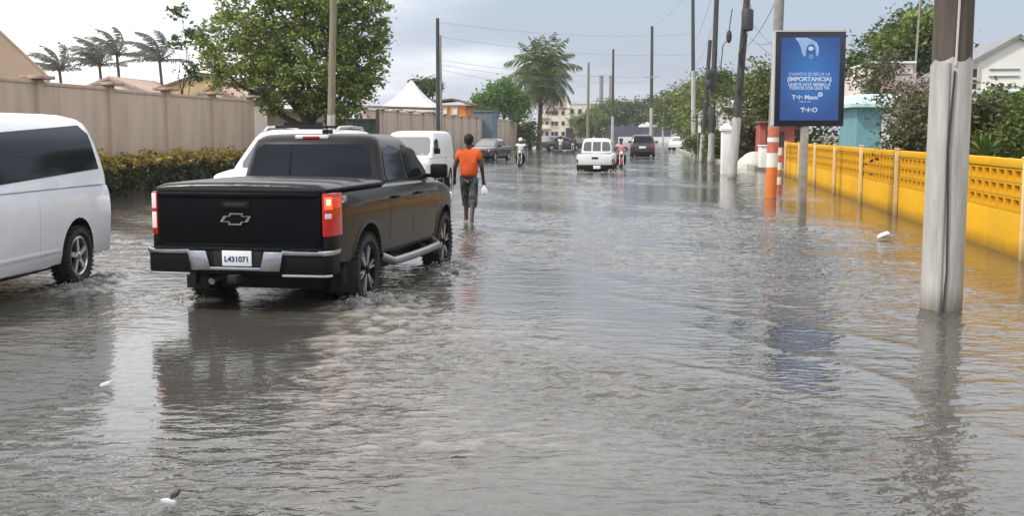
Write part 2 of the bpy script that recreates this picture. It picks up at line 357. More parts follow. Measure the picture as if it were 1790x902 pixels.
# flood water: a finely rippled sheet near the camera, coarser far off
TRK = (-2.68, 11.08, .194)
def tl(x, y):                       # world -> truck (right, forward)
    dx = x-TRK[0]; dy = y-TRK[1]; c, s_ = cos(TRK[2]), sin(TRK[2])
    return dx*c-dy*s_, dx*s_+dy*c
def water_fields(x, y, far):
    rr = np.random.default_rng(3)
    patch = fbm(x*.22+5, y*.16, 41, 3); streak = fbm(x*.55+y*.22, y*.11-x*.04, 57, 3)
    al = (x*.64-y*.77)*.16; ac = (x*.77+y*.64)*.75
    diag = sst(.36, .62, fbm(al+.3*fbm(x*.3, y*.3, 61, 2), ac, 63, 3))
    amp = .16 + 1.15*sst(.34, .60, patch)*(.35+.75*sst(.34, .6, streak))*(.30+.85*diag)
    amp = .68*amp*(1-.35*sst(3.2, 5.0, x-.1334*(y-12))*sst(40, 20, y))
    h = np.zeros_like(x)
    wx = x + .5*fbm(x*.5, y*.5, 77, 2); wy = y + .9*fbm(x*.4+9, y*.4, 79, 2)
    for i in range(46):
        lam = .14*(7.0**(i/45)); th = rr.normal(.10, .55); k = 2*PI/lam
        a = lam*.0074*(1.0 if lam < .24 else .62 if lam < .45 else .34)
        ph = rr.random()*6.28
        if far: a = a*np.clip((lam/.012)/np.maximum(y, 1)*.9, 0, 1)
        h += a*np.sin(k*(wx*sin(th)+wy*cos(th))+ph)*(.6+.8*vnoise(x*.7+i*3.3, y*.7, 100+i))
    h *= amp
    # wakes
    u, v = tl(x, y)
    churn = np.zeros_like(x)
    tr = np.exp(-((u-1.30-.10*np.maximum(0, 2-v))/.42)**2)*sst(6.0, 4.6, v)*sst(-5.2, -1.0, v)
    tlf = np.exp(-((u+1.25)/.30)**2)*sst(5.6, 4.6, v)*sst(-2.6, .4, v)
    churn += 1.0*tr + .6*tlf
    edge = -1.45-.10*(y-7.2)+.30*(fbm(y*1.6, y*0, 93, 3)-.5)+.12*(vnoise(x*5, y*6, 95)-.5)
    churn += .75*sst(edge-.03, edge+.10, x)*sst(1.3, -.6, x)*sst(11.6, 10.6, y)*sst(5.2, 6.6, y)
    churn += .75*np.exp(-((x+5.0+.07*(y-13.3))/.40)**2)*sst(11.2, 12.6, y)*sst(16.6, 14.4, y)
    churn += .45*np.exp(-((x+1.9)/.55)**2-((y-11.2)/.9)**2)
    for (cx, cy, r) in ((-.85,22.5,.42), (3.1,52.2,.9), (4.6,52.0,.9), (.46,61.6,.7), (9.3,85.4,1.2), (10.5,85.2,1.2), (-.3,6.05,.22), (-.75,6.2,.18), (.05,6.4,.16)):
        churn += .6*np.exp(-((x-cx)/r)**2-((y-cy)/(r*1.6))**2)
    n1 = fbm(x*3.2+y*.8, y*8.0-x*1.5, 201, 3)-.5; n2 = fbm(x*8+3, y*17-x*2, 211, 2)-.5
    h += churn*(.030*n1+.022*n2)
    spl = np.zeros_like(x)
    for (uu, vv, r) in ((1.0,1.05,.34),(1.02,4.3,.30),(-.98,1.0,.26),(1.25,.55,.38),(1.30,3.9,.34)): spl += np.exp(-((u-uu)/r)**2-((v-vv)/(r*1.5))**2)
    for (cx, cy, r) in ((-4.95,13.2,.32),(-4.85,12.7,.30),(-5.0,13.9,.25)): spl += np.exp(-((x-cx)/r)**2-((y-cy)/(r*1.4))**2)
    for (cx, cy, r) in ((3.0,52.2,.5),(4.6,52.2,.5),(9.0,85.2,.6),(10.4,85.2,.6),(.46,61.3,.35),(-.85,22.5,.22)): spl += .9*np.exp(-((x-cx)/r)**2-((y-cy)/(r*1.4))**2)
    spl = np.clip(spl, 0, 1); n3 = fbm(x*19+1, y*24, 231, 2)-.5; h += spl*(.014+.035*n1+.09*n2+.09*n3)
    wake = np.zeros_like(x)
    for (cx, cy, rx, ry) in ((3.78,51.6,1.5,1.6),(2.6,53.5,.5,2.2),(5.0,53.5,.5,2.2),(9.72,84.6,1.5,2.6),(.46,60.9,.5,1.2),(5.55,58.0,.5,1.0),(-1.9,35.2,.7,.8)): wake += np.exp(-((x-cx)/rx)**2-((y-cy)/ry)**2)
    # calm water straight behind the tailgate
    calm = sst(edge+.03, edge-.03, x)*sst(-3.6, -3.1, x-.05*(y-11))*sst(11.6, 11.0, y)*sst(5.6, 6.6, y)
    calm = np.maximum(calm, .8*sst(-2.6, -3.0, x)*sst(-3.9, -3.4, x)*sst(10.4, 8.6, y)*sst(4.2, 6, y))
    h *= 1-.70*calm
    # long wake crests thrown out to the right of the truck and of the vehicle carrying the camera
    for (x0, y0, x1, y1, w, a) in ((.2,9.6,3.0,6.2,.10,.012), (.9,12.6,3.6,8.6,.13,.014), (1.5,10.6,2.9,7.7,.09,.010), (-.4,7.6,1.5,4.9,.09,.010),
                                   (2.3,9.3,3.0,5.6,.08,.012), (.1,15.5,2.8,11.4,.15,.012), (-1.6,6.6,-.2,4.6,.08,.007), (-3.2,5.9,.9,7.4,.06,.007)):
        L = math.hypot(x1-x0, y1-y0); ex, ey = (x1-x0)/L, (y1-y0)/L
        s_ = (x-x0)*ex+(y-y0)*ey; d = -(x-x0)*ey+(y-y0)*ex + .25*(fbm(s_*.6+x0, s_*0+y0, 91, 2)-.5)*2
        h += .5*a*np.exp(-(d/w)**2)*sst(-.4, .4, s_)*sst(L+.4, L-.6, s_)
    foam = .5*churn*sst(.02, .16, n1*.6+n2*.6+.04*churn)+1.3*spl*sst(.0, .16, n1*.4+n2*.7+n3*.7)+.9*wake*sst(.36, .62, fbm(x*2.2, y*1.1, 221, 3))
    mud = sst(edge-.02, edge+.16, x)*sst(2.2, .1, x-.12*(y-8))*sst(18, 12, y)*sst(4.4, 6.4, y)*(.7+.6*(fbm(x*.9, y*.5, 97, 3)-.3))
    mud = np.maximum(mud, .7*sst(-3.4, -4.1, x)*sst(-6.4, -5.4, x)*sst(15, 13, y)*sst(5, 8, y))*(1-calm)
    return h, np.clip(foam, 0, 1), np.clip((amp*(1-.85*calm)+.45*churn)/1.3, 0, 1), np.clip(mud, 0, 1)
def water_sheet(xs, ys, far, z=0.0):
    X, Y = np.meshgrid(xs, ys); h, foam, calm, mud = water_fields(X, Y, far)
    nx, ny = len(xs), len(ys)
    V = np.stack([X.ravel(), Y.ravel(), (h+z).ravel()], 1)
    i = np.arange(ny-1)[:, None]*nx+np.arange(nx-1)[None, :]
    F = np.stack([i, i+1, i+1+nx, i+nx], -1).reshape(-1, 4)
    return V, F, foam.ravel(), calm.ravel(), mud.ravel()
ysn = [1.5]
while ysn[-1] < 27: ysn.append(ysn[-1]+max(.016, .0034*ysn[-1]))
V1, F1, f1, c1, m1 = water_sheet(np.arange(-14.5, 11.5, .042), np.array(ysn), False)
ysf = [ysn[-1]]
while ysf[-1] < 250: ysf.append(ysf[-1]+.0052*ysf[-1])
V2, F2, f2, c2, m2 = water_sheet(np.arange(-16.5, 44, .16), np.array(ysf), True)
wa = bpy.data.materials.new('flood_water'); wa.use_nodes = True
t = wa.node_tree; p = t.nodes['Principled BSDF']
co = N(t, 'ShaderNodeTexCoord'); mp = N(t, 'ShaderNodeMapping'); LK(t, co.outputs['Object'], mp.inputs[0]); mp.inputs['Scale'].default_value = (1.0, 1.5, 1)
nA = N(t, 'ShaderNodeTexNoise'); LK(t, mp.outputs[0], nA.inputs['Vector']); nA.inputs['Scale'].default_value = 7.5; nA.inputs['Detail'].default_value = 3; nA.inputs['Roughness'].default_value = .48
nA.inputs['Distortion'].default_value = .4
nB = N(t, 'ShaderNodeTexNoise'); LK(t, co.outputs['Object'], nB.inputs['Vector']); nB.inputs['Scale'].default_value = .35; nB.inputs['Detail'].default_value = 4
bp = N(t, 'ShaderNodeBump'); bp.inputs['Distance'].default_value = .042; cal = N(t, 'ShaderNodeAttribute', attribute_name='ripple'); am = N(t, 'ShaderNodeMapRange'); LK(t, cal.outputs['Fac'], am.inputs[0]); am.inputs[3].default_value = .07; am.inputs[4].default_value = 1.0
LK(t, am.outputs[0], bp.inputs['Strength']); LK(t, nA.outputs['Fac'], bp.inputs['Height'])
LK(t, bp.outputs[0], p.inputs['Normal'])
rp = N(t, 'ShaderNodeValToRGB'); LK(t, nB.outputs['Fac'], rp.inputs[0])
rp.color_ramp.elements[0].position = .35; rp.color_ramp.elements[1].position = .68
rp.color_ramp.elements[0].color = (.060,.057,.048,1); rp.color_ramp.elements[1].color = (.082,.077,.065,1)
at = N(t, 'ShaderNodeAttribute', attribute_name='foam')
mf = N(t, 'ShaderNodeMix', data_type='RGBA'); si = N(t, 'ShaderNodeAttribute', attribute_name='silt'); ms = N(t, 'ShaderNodeMix', data_type='RGBA')
LK(t, si.outputs['Fac'], ms.inputs[0]); LK(t, rp.outputs[0], ms.inputs[6]); ms.inputs[7].default_value = (.100,.091,.073,1)   # silt stirred up by the wheels
LK(t, ms.outputs[2], mf.inputs[6]); mf.inputs[7].default_value = (.46,.44,.40,1)
fm = N(t, 'ShaderNodeMath', operation='MULTIPLY'); LK(t, at.outputs['Fac'], fm.inputs[0]); fm.inputs[1].default_value = .5
LK(t, fm.outputs[0], mf.inputs[0]); LK(t, mf.outputs[2], p.inputs['Base Color'])
rg = N(t, 'ShaderNodeMapRange'); LK(t, at.outputs['Fac'], rg.inputs[0]); rg.inputs[3].default_value = .035; rg.inputs[4].default_value = .2; LK(t, rg.outputs[0], p.inputs['Roughness'])
p.inputs['IOR'].default_value = 1.36
W_ = raw('water', np.vstack([V1, V2]), np.vstack([F1, F2+len(V1)]), wa, smooth=True)
at_ = W_.data.attributes.new('foam', 'FLOAT', 'POINT'); at_.data.foreach_set('value', np.concatenate([f1, f2]).astype(np.float32))
at_ = W_.data.attributes.new('ripple', 'FLOAT', 'POINT'); at_.data.foreach_set('value', np.concatenate([c1, c2]).astype(np.float32))
at_ = W_.data.attributes.new('silt', 'FLOAT', 'POINT'); at_.data.foreach_set('value', np.concatenate([m1, m2]).astype(np.float32))
tag(W_, 'brown grey flood water rippling over the whole street', kind='structure')

def slab(name, poly, z0, z1, m, label):
    b = MB(); b.prism(poly, lambda q, z: (q[0], q[1], z), z0, z1)
    return tag(b.build(name, m), label, kind='structure')
slab('ground', [(-900,-200),(900,-200),(900,1600),(-900,1600)], -1.6, -.45, M['earth'], 'earth lying under the flood and out to the horizon')
slab('land', [(-500,-40),(wall_l(-40)-.1,-40),(wall_l(132)-.1,132),(2.6,165),(-2,231),(-500,231)], -.44, .16, M['earth'], 'dry land behind the beige wall')
slab('land_beyond_junction', [(-500,231.2),(500,231.2),(500,1500),(-500,1500)], -.44, .30, M['earth'], 'dry land beyond the end of the street')
slab('land_behind_yellow_wall', [(wall_r(-10)+.3,-10),(500,-10),(500,231),(33,231),(19,130),(15.2,96),(12.6,72),(wall_r(47.8)+.3,52),(wall_r(47.8)+.3,47.8)], -.44, .14, M['grass'], 'dry garden land behind the yellow wall')
kb = MB(); kp = [(11.9,56),(12.15,66),(14.6,95),(18.4,130),(32,228)]
for (a, b) in zip(kp[:-1], kp[1:]):
    L = math.hypot(b[0]-a[0], b[1]-a[1]); an = math.atan2(b[1]-a[1], b[0]-a[0])
    kb.box(((a[0]+b[0])/2, (a[1]+b[1])/2, 0), (L+.05, .3, .44), rz=an)
tag(kb.build('kerb', M['kerb'], bevel=.02), 'low concrete kerb along the right verge', kind='structure')

# ------------------------------------------------------------------ beige precast wall
def beige_wall(y0, y1, label, n_off=0):
    ph = math.atan(ROAD); L = 3.9
    w = thing('boundary_wall', label, 'wall', (wall_l(y0), y0, 0), -ph)
    n = int(round((y1-y0)*math.hypot(1, ROAD)/(L*math.hypot(1, ROAD))))
    st = L*math.hypot(1, ROAD)
    b = MB(); b.box((-.05, st/2, 1.42), (.12, st-.02, 3.2)); b.box((-.05, st/2, 3.06), (.17, st-.02, .10))
    pan = b.build('wall_panel', M['wall_beige'], w, bevel=.012)
    b = MB(); b.box((-.02, 0, 1.47), (.24, .26, 3.34)); post = b.build('wall_post', M['wall_beige'], w, bevel=.015)
    b = MB(); b.box((0, 0, 3.19), (.62, .66, .09)); cap = b.build('post_cap', M['wall_cap'], w, bevel=.015)
    for k in range(n+1):
        if k: inst('wall_post', post, w, (0, k*st, 0)); inst('post_cap', cap, w, (0, k*st, 0), random.uniform(-.06, .06))
        if 0 < k < n: inst('wall_panel', pan, w, (random.uniform(-.012, .012), k*st, random.uniform(-.05, .05)))
    return w
beige_wall(22.1, 45.5, 'tall beige panel wall with capped posts behind the dark hedge')
beige_wall(63.5, 133.7, 'long beige panel wall running far down the left side past the gateway')

# ------------------------------------------------------------------ yellow wall with openwork blocks
ya, yb = 8.9, 47.75
def wr(y): return (wall_r(y), y)
yw = thing('yellow_wall', 'yellow painted garden wall with three rows of pierced blocks', 'wall', (*wr(ya), 0), -math.atan(.1334))
LW = (yb-ya)*math.hypot(1, .1334)
bay = 4.4; nb = int(LW/bay)+1
b = MB(); b.box((.075, bay/2, -.0), (.15, bay-.01, 1.26)); base_p = b.build('wall_base', M['yellow'], yw, bevel=.01)
b = MB(); b.box((.075, bay/2, 1.32), (.19, bay-.01, .13)); cop = b.build('coping', M['yellow'], yw, bevel=.018)
bw, bh = .40, .2065
def pierced():
    b = MB(); y0, y1, z0, z1 = .004, bw-.004, .003, bh-.003
    O = [(y0,z0),(y1,z0),(y1,z1),(y0,z1)]; I = [(.07,.044),(bw-.07,.044),(bw-.055,bh-.032),(.07,bh-.032)]; J = [(.085,.052),(bw-.10,.052),(bw-.07,bh-.040),(.085,bh-.040)]
    vs = [(0,*q) for q in O]+[(0,*q) for q in I]+[(.125,*q) for q in J]+[(.15,*q) for q in J]+[(.15,*q) for q in O]
    fs = []
    for k in range(4):
        j = (k+1) % 4
        fs += [(k,j,4+j,4+k),(4+k,4+j,8+j,8+k),(8+k,8+j,12+j,12+k),(12+k,12+j,16+j,16+k),(16+k,16+j,j,k)]
    b.add(vs, fs); return b
blk = pierced().build('block', M['yellow_block'], yw)
nblk = int(LW/bw); first = True
for r in range(3):
    for k in range(nblk):
        if first: blk.location = (0, 0, .632); first = False; continue
        inst('block', blk, yw, (random.uniform(-.004, .004), k*bw, .632+r*.2072))
for k in range(1, nb):
    inst('wall_base', base_p, yw, (0, k*bay, 0)); inst('coping', cop, yw, (0, k*bay, random.uniform(-.006, .006)))
LE = nblk*bw
b = MB(); b.box((-.05, 0, .45), (.08, .085, 1.94)); b.box((-.05, 0, 1.435), (.11, .115, .035)); yp = b.build('wall_post', M['cream_post'], yw, bevel=.01)
yp.location = (0, .05, 0)
for yy in (2.4, 6.85, 11.25, 15.75, 20.25, 24.85, 29.35, 33.85, LE-.05): inst('wall_post', yp, yw, (0, yy, random.uniform(-.03, .02)))

# ------------------------------------------------------------------ vegetation helpers
def leaf_cloud(C, size, flat=.35, droop=0.0, seed=0):
    r = np.random.default_rng(seed); n = len(C)
    d = r.normal(size=(n, 3)); d[:, 2] = d[:, 2]*flat-droop; d /= np.linalg.norm(d, axis=1)[:, None]
    e = r.normal(size=(n, 3)); e -= (e*d).sum(1)[:, None]*d; e /= np.linalg.norm(e, axis=1)[:, None]
    s = size*r.uniform(.6, 1.35, n)[:, None]
    a = C-d*s*.5; q = C+d*s*.6; m = C+np.cross(d, e)*s*.10
    l = m+e*s*.30; rr_ = m-e*s*.30
    V = np.stack([a, l, q, rr_], 1).reshape(-1, 3)
    return V, np.arange(n*4).reshape(-1, 4)
def lobes_points(lobes, n, clump=.28, per=26, seed=0, shell=.62):
    r = np.random.default_rng(seed); vol = np.array([l[3]*l[4]*l[5] for l in lobes])**.75; vol = vol/vol.sum(); out = []
    for l, w in zip(lobes, vol):
        k = max(3, int(n*w/per))
        d = r.normal(size=(k, 3)); d /= np.linalg.norm(d, axis=1)[:, None]
        rad = shell+(1-shell)*r.random(k)**.7; rad *= np.where(r.random(k) < .2, r.random(k), 1)
        c = d*rad[:, None]*np.array(l[3:6])+np.array(l[:3])
        cs = clump*r.uniform(.6, 1.5, k)
        pts = c[:, None, :]+r.normal(size=(k, per, 3))*cs[:, None, None]*np.array([1, 1, .75])
        out.append(pts.reshape(-1, 3))
    return np.concatenate(out)
def limb(b, p0, p1, r0, r1, sag=.0, n=5, seed=0):
    rr_ = random.Random(seed); p0 = Vector(p0); p1 = Vector(p1); L = (p1-p0).length
    pts = []; rs = []
    for i in range(n):
        t_ = i/(n-1); q = p0.lerp(p1, t_)
        if 0 < i < n-1: q += Vector((rr_.uniform(-1,1), rr_.uniform(-1,1), rr_.uniform(-.4,.6)))*L*.05
        pts.append(q); rs.append(r0+(r1-r0)*t_)
    b.tube(pts, rs, 7)
def tree(name, label, loc, lobes, n, leaf, m, trunk=None, cat='tree', group=None, clump=.28, per=26, seed=1, extra=None, flat=.5, droop=.25, limbs=True, tr=.18, foliage='crown'):
    t_ = thing(name, label, cat, loc, 0, group)
    C = lobes_points(lobes, n, clump, per, seed); V, F = leaf_cloud(C, leaf, flat, droop, seed+1)
    raw(foliage, V, F, m, t_)
    if extra:
        for (l2, n2, s2, m2, nm) in extra:
            V, F = leaf_cloud(lobes_points(l2, n2, clump*.7, 8, seed+5, .85), s2, flat, droop, seed+6); tag(raw(nm, V, F, m2, t_), kind='stuff')
    b = MB()
    cz = min(l[2] for l in lobes); cx = sum(l[0] for l in lobes)/len(lobes)*.4; cy = sum(l[1] for l in lobes)/len(lobes)*.4
    fork = Vector((cx*.6, cy*.6, max(.35, cz*.62))) if trunk is None else Vector(trunk)
    limb(b, (0,0,-.4), fork, tr*1.35, tr, n=6, seed=seed)
    if limbs:
        for i, l in enumerate(lobes):
            limb(b, fork-Vector((0,0,.1*i % .5)), (l[0], l[1], l[2]+l[5]*.2), tr*.62, tr*.12, seed=seed+i+9)
            for j in range(2):
                a = random.Random(seed*31+i*7+j).uniform(0, 6.28)
                limb(b, Vector((l[0], l[1], l[2])), (l[0]+l[3]*.7*cos(a), l[1]+l[4]*.7*sin(a), l[2]+l[5]*.4), tr*.25, tr*.06, seed=seed+i*3+j)
    b.build('trunk' if cat == 'tree' else 'stem', M['bark'], t_, smooth=True)
    return t_
def frond(b, L, up, droop, az, wind=(0,0), w=.62, n=11, sides=True, seed=0):
    """one pinnate frond: a rachis tube and leaflets on both sides"""
    r = random.Random(seed); p = Vector((0,0,0)); d = Vector((cos(az)*cos(up), sin(az)*cos(up), sin(up))); pts = [p.copy()]; st = L/n
    for i in range(n):
        d = (d+Vector((wind[0], wind[1], -droop))*(st*(.25+.9*i/n))).normalized(); p = p+d*st; pts.append(p.copy())
    b.tube(pts, [.045*(1-.85*i/n) for i in range(n+1)], 4)
    for i in range(1, n+1):
        for q in range(2):
            f = i-q*.5; k = int(f); k = min(k, n-1); c = pts[k].lerp(pts[k+1], f-k)
            dd = (pts[k+1]-pts[k]).normalized(); sd_ = dd.cross(Vector((0,0,1)))
            if sd_.length < .05: sd_ = Vector((cos(az+1.57), sin(az+1.57), 0))
            sd_.normalize(); un = sd_.cross(dd)
            t_ = f/n; ll = w*L*.30*(math.sin(PI*min(1, .12+.86*t_))**.6)*r.uniform(.85, 1.15)
            for s_ in (-1, 1):
                tip = c+sd_*s_*ll*.72+dd*ll*.5-Vector((0,0,1))*ll*r.uniform(.35, .75)+Vector((wind[0], wind[1], 0))*ll*.4
                mid = c.lerp(tip, .5)+un*ll*.10
                hw = .019*L
                b.add([c-dd*hw*.5, c+dd*hw*.5, mid+dd*hw, tip, mid-dd*hw], [(0,1,2,4),(4,2,3)])
def palm(label, loc, H, L, nf, group=None, wind=(0,0), lean=(0,0), mats=('frond','frond_dry'), dry=5, seed=3, tr=.17, ups=(-.5, 1.35), w=.62):
    t_ = thing('palm_tree', label, 'palm tree', loc, 0, group); r = random.Random(seed)
    b = MB(); pts = [(lean[0]*(i/8)**1.6, lean[1]*(i/8)**1.6, -.4+(H+.4)*i/8) for i in range(9)]
    b.tube(pts, [tr*(1.35 if i == 0 else 1.0-.3*i/8) for i in range(9)], 10); b.build('trunk', M['palm_bark'], t_, smooth=True)
    top = Vector(pts[-1])
    for i in range(nf):
        up = ups[0]+(ups[1]-ups[0])*((i+.5)/nf); az = i*2.399+r.uniform(-.25,.25)
        b = MB(); frond(b, L*r.uniform(.85,1.1), up, .30+.18*r.random(), az, wind, w, seed=seed*50+i)
        b.build('frond', M[mats[1] if i < dry else mats[0]], t_, loc=top)
    return t_

# ------------------------------------------------------------------ vehicles
class Body:
    """side surface of a car: lower body stations (y, half width, z bottom, z top) and greenhouse levels (z, y rear, y front, half width)"""
    def __init__(s, st, gh, bow=.10, corner=.16, crown=.03):
        s.st = st; s.gh = gh; s.bow = bow; s.corner = corner; s.crown = crown
    def _st(s, y):
        a = s.st
        for p_, q in zip(a[:-1], a[1:]):
            if p_[0] <= y <= q[0]:
                t_ = (y-p_[0])/(q[0]-p_[0]+1e-9); return [p_[i]+(q[i]-p_[i])*t_ for i in range(4)]
        return a[0] if y < a[0][0] else a[-1]
    @staticmethod
    def prof(w, zb, zt):
        h = zt-zb
        return [(w*.80,zb),(w*.945,zb+.05*h),(w*.972,zb+.14*h),(w*.985,zb+.32*h),(w,zb+.56*h),(w*.998,zb+.70*h),(w*.982,zb+.86*h),(w*.955,zb+.95*h),(w*.90,zt)]
    def U(s, y, z):
        _, w, zb, zt = s._st(y); pr = s.prof(w, zb, zt)
        for a, b in zip(pr[:-1], pr[1:]):
            if a[1] <= z <= b[1]: return a[0]+(b[0]-a[0])*(z-a[1])/(b[1]-a[1]+1e-9)
        return pr[0][0] if z < pr[0][1] else pr[-1][0]
    def G(s, z):
        g = s.gh
        for a, b in zip(g[:-1], g[1:]):
            if a[0] <= z <= b[0]:
                t_ = (z-a[0])/(b[0]-a[0]+1e-9); return [a[i]+(b[i]-a[i])*t_ for i in range(1, 4)]
        return list(g[0][1:]) if z < g[0][0] else list(g[-1][1:])
    def lower(s):
        b = MB(); rs = []
        for (y, w, zb, zt) in s.st:
            h = s.prof(w, zb, zt); L = [(0,zb)]+h+[(w*.5,zt+s.crown*.8),(0,zt+s.crown)]
            rs.append([(x,y,z) for x, z in L]+[(-x,y,z) for x, z in L[-2:0:-1]])
        b.rings(rs); return b
    def ring(s, z, yr, yf, w, c):
        pts = []
        def yfr(u): return yf-s.bow*(u/w)**2
        def yre(u): return yr+s.bow*.55*(u/w)**2
        k = w-c
        for i in range(7): u = k-2*k*i/6; pts.append((u, yfr(u)))                      # front edge, right to left
        for sx, fr in ((-1,1),(-1,0),(1,0),(1,1)):
            a0, a1 = (yfr(k), yre(k))
            if fr: P0, P1, P2 = (sx*k, yfr(k)), (sx*w, yfr(k)-.25*c), (sx*w, yfr(k)-1.3*c)
            else: P0, P1, P2 = (sx*k, yre(k)), (sx*w, yre(k)+.25*c), (sx*w, yre(k)+1.3*c)
            seq = [(.25,), (.5,), (.75,), (1.0,)]
            pp = [((1-t_[0])**2*P0[0]+2*t_[0]*(1-t_[0])*P1[0]+t_[0]**2*P2[0], (1-t_[0])**2*P0[1]+2*t_[0]*(1-t_[0])*P1[1]+t_[0]**2*P2[1]) for t_ in seq]
            if (sx, fr) == (-1,1): pts += pp
            elif (sx, fr) == (-1,0):
                pts += pp[::-1]
                for i in range(7): u = -k+2*k*i/6; pts.append((u, yre(u)))
            elif (sx, fr) == (1,0): pts += pp
            else: pts += pp[::-1]
        return [(x,y,z) for x, y in pts]
    def upper(s):
        b = MB(); rs = [s.ring(z, yr, yf, w, min(s.corner, w*.5)) for z, yr, yf, w in s.gh]
        z, yr, yf, w = s.gh[-1]
        for (dz, f) in ((.018,.93),(.030,.75),(.036,.45)):
            cy = (yr+yf)/2; hl = (yf-yr)/2*f
            rs.append(s.ring(z+dz*1.0, cy-hl, cy+hl, w*f, min(s.corner, w*.5)*f))
        b.rings(rs); return b
    def patch(s, poly, where, off=.005, th=.018, nz=7, nu=8):
        """convex outline laid on the body: where = 'R','L' (poly in y,z) or 'rear','front' (poly in x,z)"""
        zs = sorted(q[1] for q in poly); z0, z1 = zs[0], zs[-1]; n = len(poly); rows = []
        for i in range(nz):
            z = z0+(z1-z0)*(i/(nz-1)); z = min(max(z, z0+1e-4), z1-1e-4); hit = []
            for k in range(n):
                a, c = poly[k], poly[(k+1) % n]
                if (a[1]-z)*(c[1]-z) <= 0 and abs(a[1]-c[1]) > 1e-9: hit.append(a[0]+(c[0]-a[0])*(z-a[1])/(c[1]-a[1]))
            rows.append([(min(hit)+(max(hit)-min(hit))*j/(nu-1), z) for j in range(nu)])
        def pt(q, z, o):
            if where in 'RL':
                sx = 1 if where == 'R' else -1; x = s.G(z)[2] if (s.gh and z > s.gh[0][0]+.015) else s.U(q, z)
                return (sx*(x+o), q, z+o*.25)
            yr, yf, w = s.G(z)
            if where == 'rear': return (q, yr+s.bow*.55*(q/w)**2-o, z)
            return (q, yf-s.bow*(q/w)**2+o, z+o*.5)
        b = MB(); vs = [pt(q, z, off) for r in rows for q, z in r]+[pt(q, z, off-th) for r in rows for q, z in r]
        m_ = nz*nu; fs = []
        for i in range(nz-1):
            for j in range(nu-1):
                a = i*nu+j; fs += [(a,a+1,a+1+nu,a+nu), (m_+a,m_+a+nu,m_+a+nu+1,m_+a+1)]
        bd = [j for j in range(nu)]+[i*nu+nu-1 for i in range(1, nz)]+[(nz-1)*nu+j for j in range(nu-2, -1, -1)]+[i*nu for i in range(nz-2, 0, -1)]
        for k in range(len(bd)): a, c = bd[k], bd[(k+1) % len(bd)]; fs.append((a, m_+a, m_+c, c))
        b.add(vs, fs); return b
def cut_arches(o, cuts):
    c = MB()
    for (y, z, r, x0, x1) in cuts:
        n = 28
        c.rings([[(x, y+r*cos(2*PI*k/n), z+r*sin(2*PI*k/n)) for k in range(n)] for x in (x0, x1)])
    co_ = c.build('cut', M['dark']); o.data.materials.append(M['dark']); co_.data.materials.clear(); co_.data.materials.append(o.data.materials[0]); co_.data.materials.append(M['dark'])
    co_.data.polygons.foreach_set('material_index', [1]*len(co_.data.polygons))
    md = o.modifiers.new('b', 'BOOLEAN'); md.object = co_; md.operation = 'DIFFERENCE'; md.solver = 'EXACT'
    par = o.parent; o.parent = None; bpy.context.view_layer.update()
    me = bpy.data.meshes.new_from_object(o.evaluated_get(bpy.context.evaluated_depsgraph_get()))
    o.modifiers.clear(); o.data = me; o.parent = par; bpy.data.objects.remove(co_)
    me.polygons.foreach_set('use_smooth', [True]*len(me.polygons)); me.set_sharp_from_angle(angle=math.radians(32))
def wheel(parent, x, y, r, w, side, spokes=6, rim=.64, style='alloy', far=False):
    n = 20 if far else 36
    b = MB(); h = w/2
    b.lathe([(r*rim,-h*.75),(r*.80,-h),(r*.95,-h*.92),(r,-h*.6),(r,h*.6),(r*.95,h*.92),(r*.80,h),(r*rim,h*.75),(r*rim,-h*.75)], n, cap=False)
    o = b.build('wheel', M['rubber'], parent, smooth=True, loc=(x,y,r))
    if not far:
        tb = MB()
        for k in range(40):
            a = 2*PI*k/40
            for sx in (-1, 1): tb.box((sx*h*.72, r*1.004*cos(a+sx*.04), r*1.004*sin(a+sx*.04)), (h*.5, .018, .028), rx=a+PI/2)
        tag(tb.build('tread', M['rubber'], o), kind='stuff')
    b = MB(); s = side; b.mi = 1 if style == 'split' else 0
    b.lathe([(r*rim*1.02, s*h*.78),(r*rim*.95, s*h*.82),(r*rim*.90, s*h*.70),(r*rim*.88, s*h*.2)], n, cap=False)
    b.lathe([(r*.13, s*h*.45),(r*.13, s*h*.80),(r*.09, s*h*.88)], 14)
    b.mi = 0
    for k in range(spokes):
        a = 2*PI*k/spokes+.2
        for da in ((-.13,.13) if style == 'split' else (0,)):
            a1 = a+da; ww = .027 if style == 'split' else .075
            p0 = (s*h*.74, r*.10*cos(a), r*.10*sin(a)); p1 = (s*h*.76, r*rim*.95*cos(a1), r*rim*.95*sin(a1))
            ta = Vector((0,-sin(a1),cos(a1)))*r*ww*1.1; ix = Vector((-s*.03,0,0)); P0, P1 = Vector(p0), Vector(p1)
            b.add([P0-ta,P0+ta,P1+ta,P1-ta,P0-ta+ix,P0+ta+ix,P1+ta+ix,P1-ta+ix],[(0,1,2,3),(4,7,6,5),(0,4,5,1),(2,6,7,3),(1,5,6,2),(0,3,7,4)])
    b.build('rim', [M['alloy'], M['black_plastic']], o, smooth=True)
    b = MB(); b.lathe([(r*rim*.9, s*h*.15),(r*rim*.9, s*h*.35)], n); b.build('brake_disc', M['dark'], o)
    return o
def rpoly(pts, r=.05, k=3):
    """round the corners of a convex outline"""
    out = []; n = len(pts)
    for i in range(n):
        p_ = Vector(pts[i]); a = Vector(pts[i-1]); c = Vector(pts[(i+1) % n]); da = (a-p_); dc = (c-p_); rr_ = min(r, da.length*.45, dc.length*.45)
        A = p_+da.normalized()*rr_; C = p_+dc.normalized()*rr_
        for j in range(k+1): t_ = j/k; out.append(tuple((1-t_)**2*A+2*t_*(1-t_)*p_+t_*t_*C))
    return out
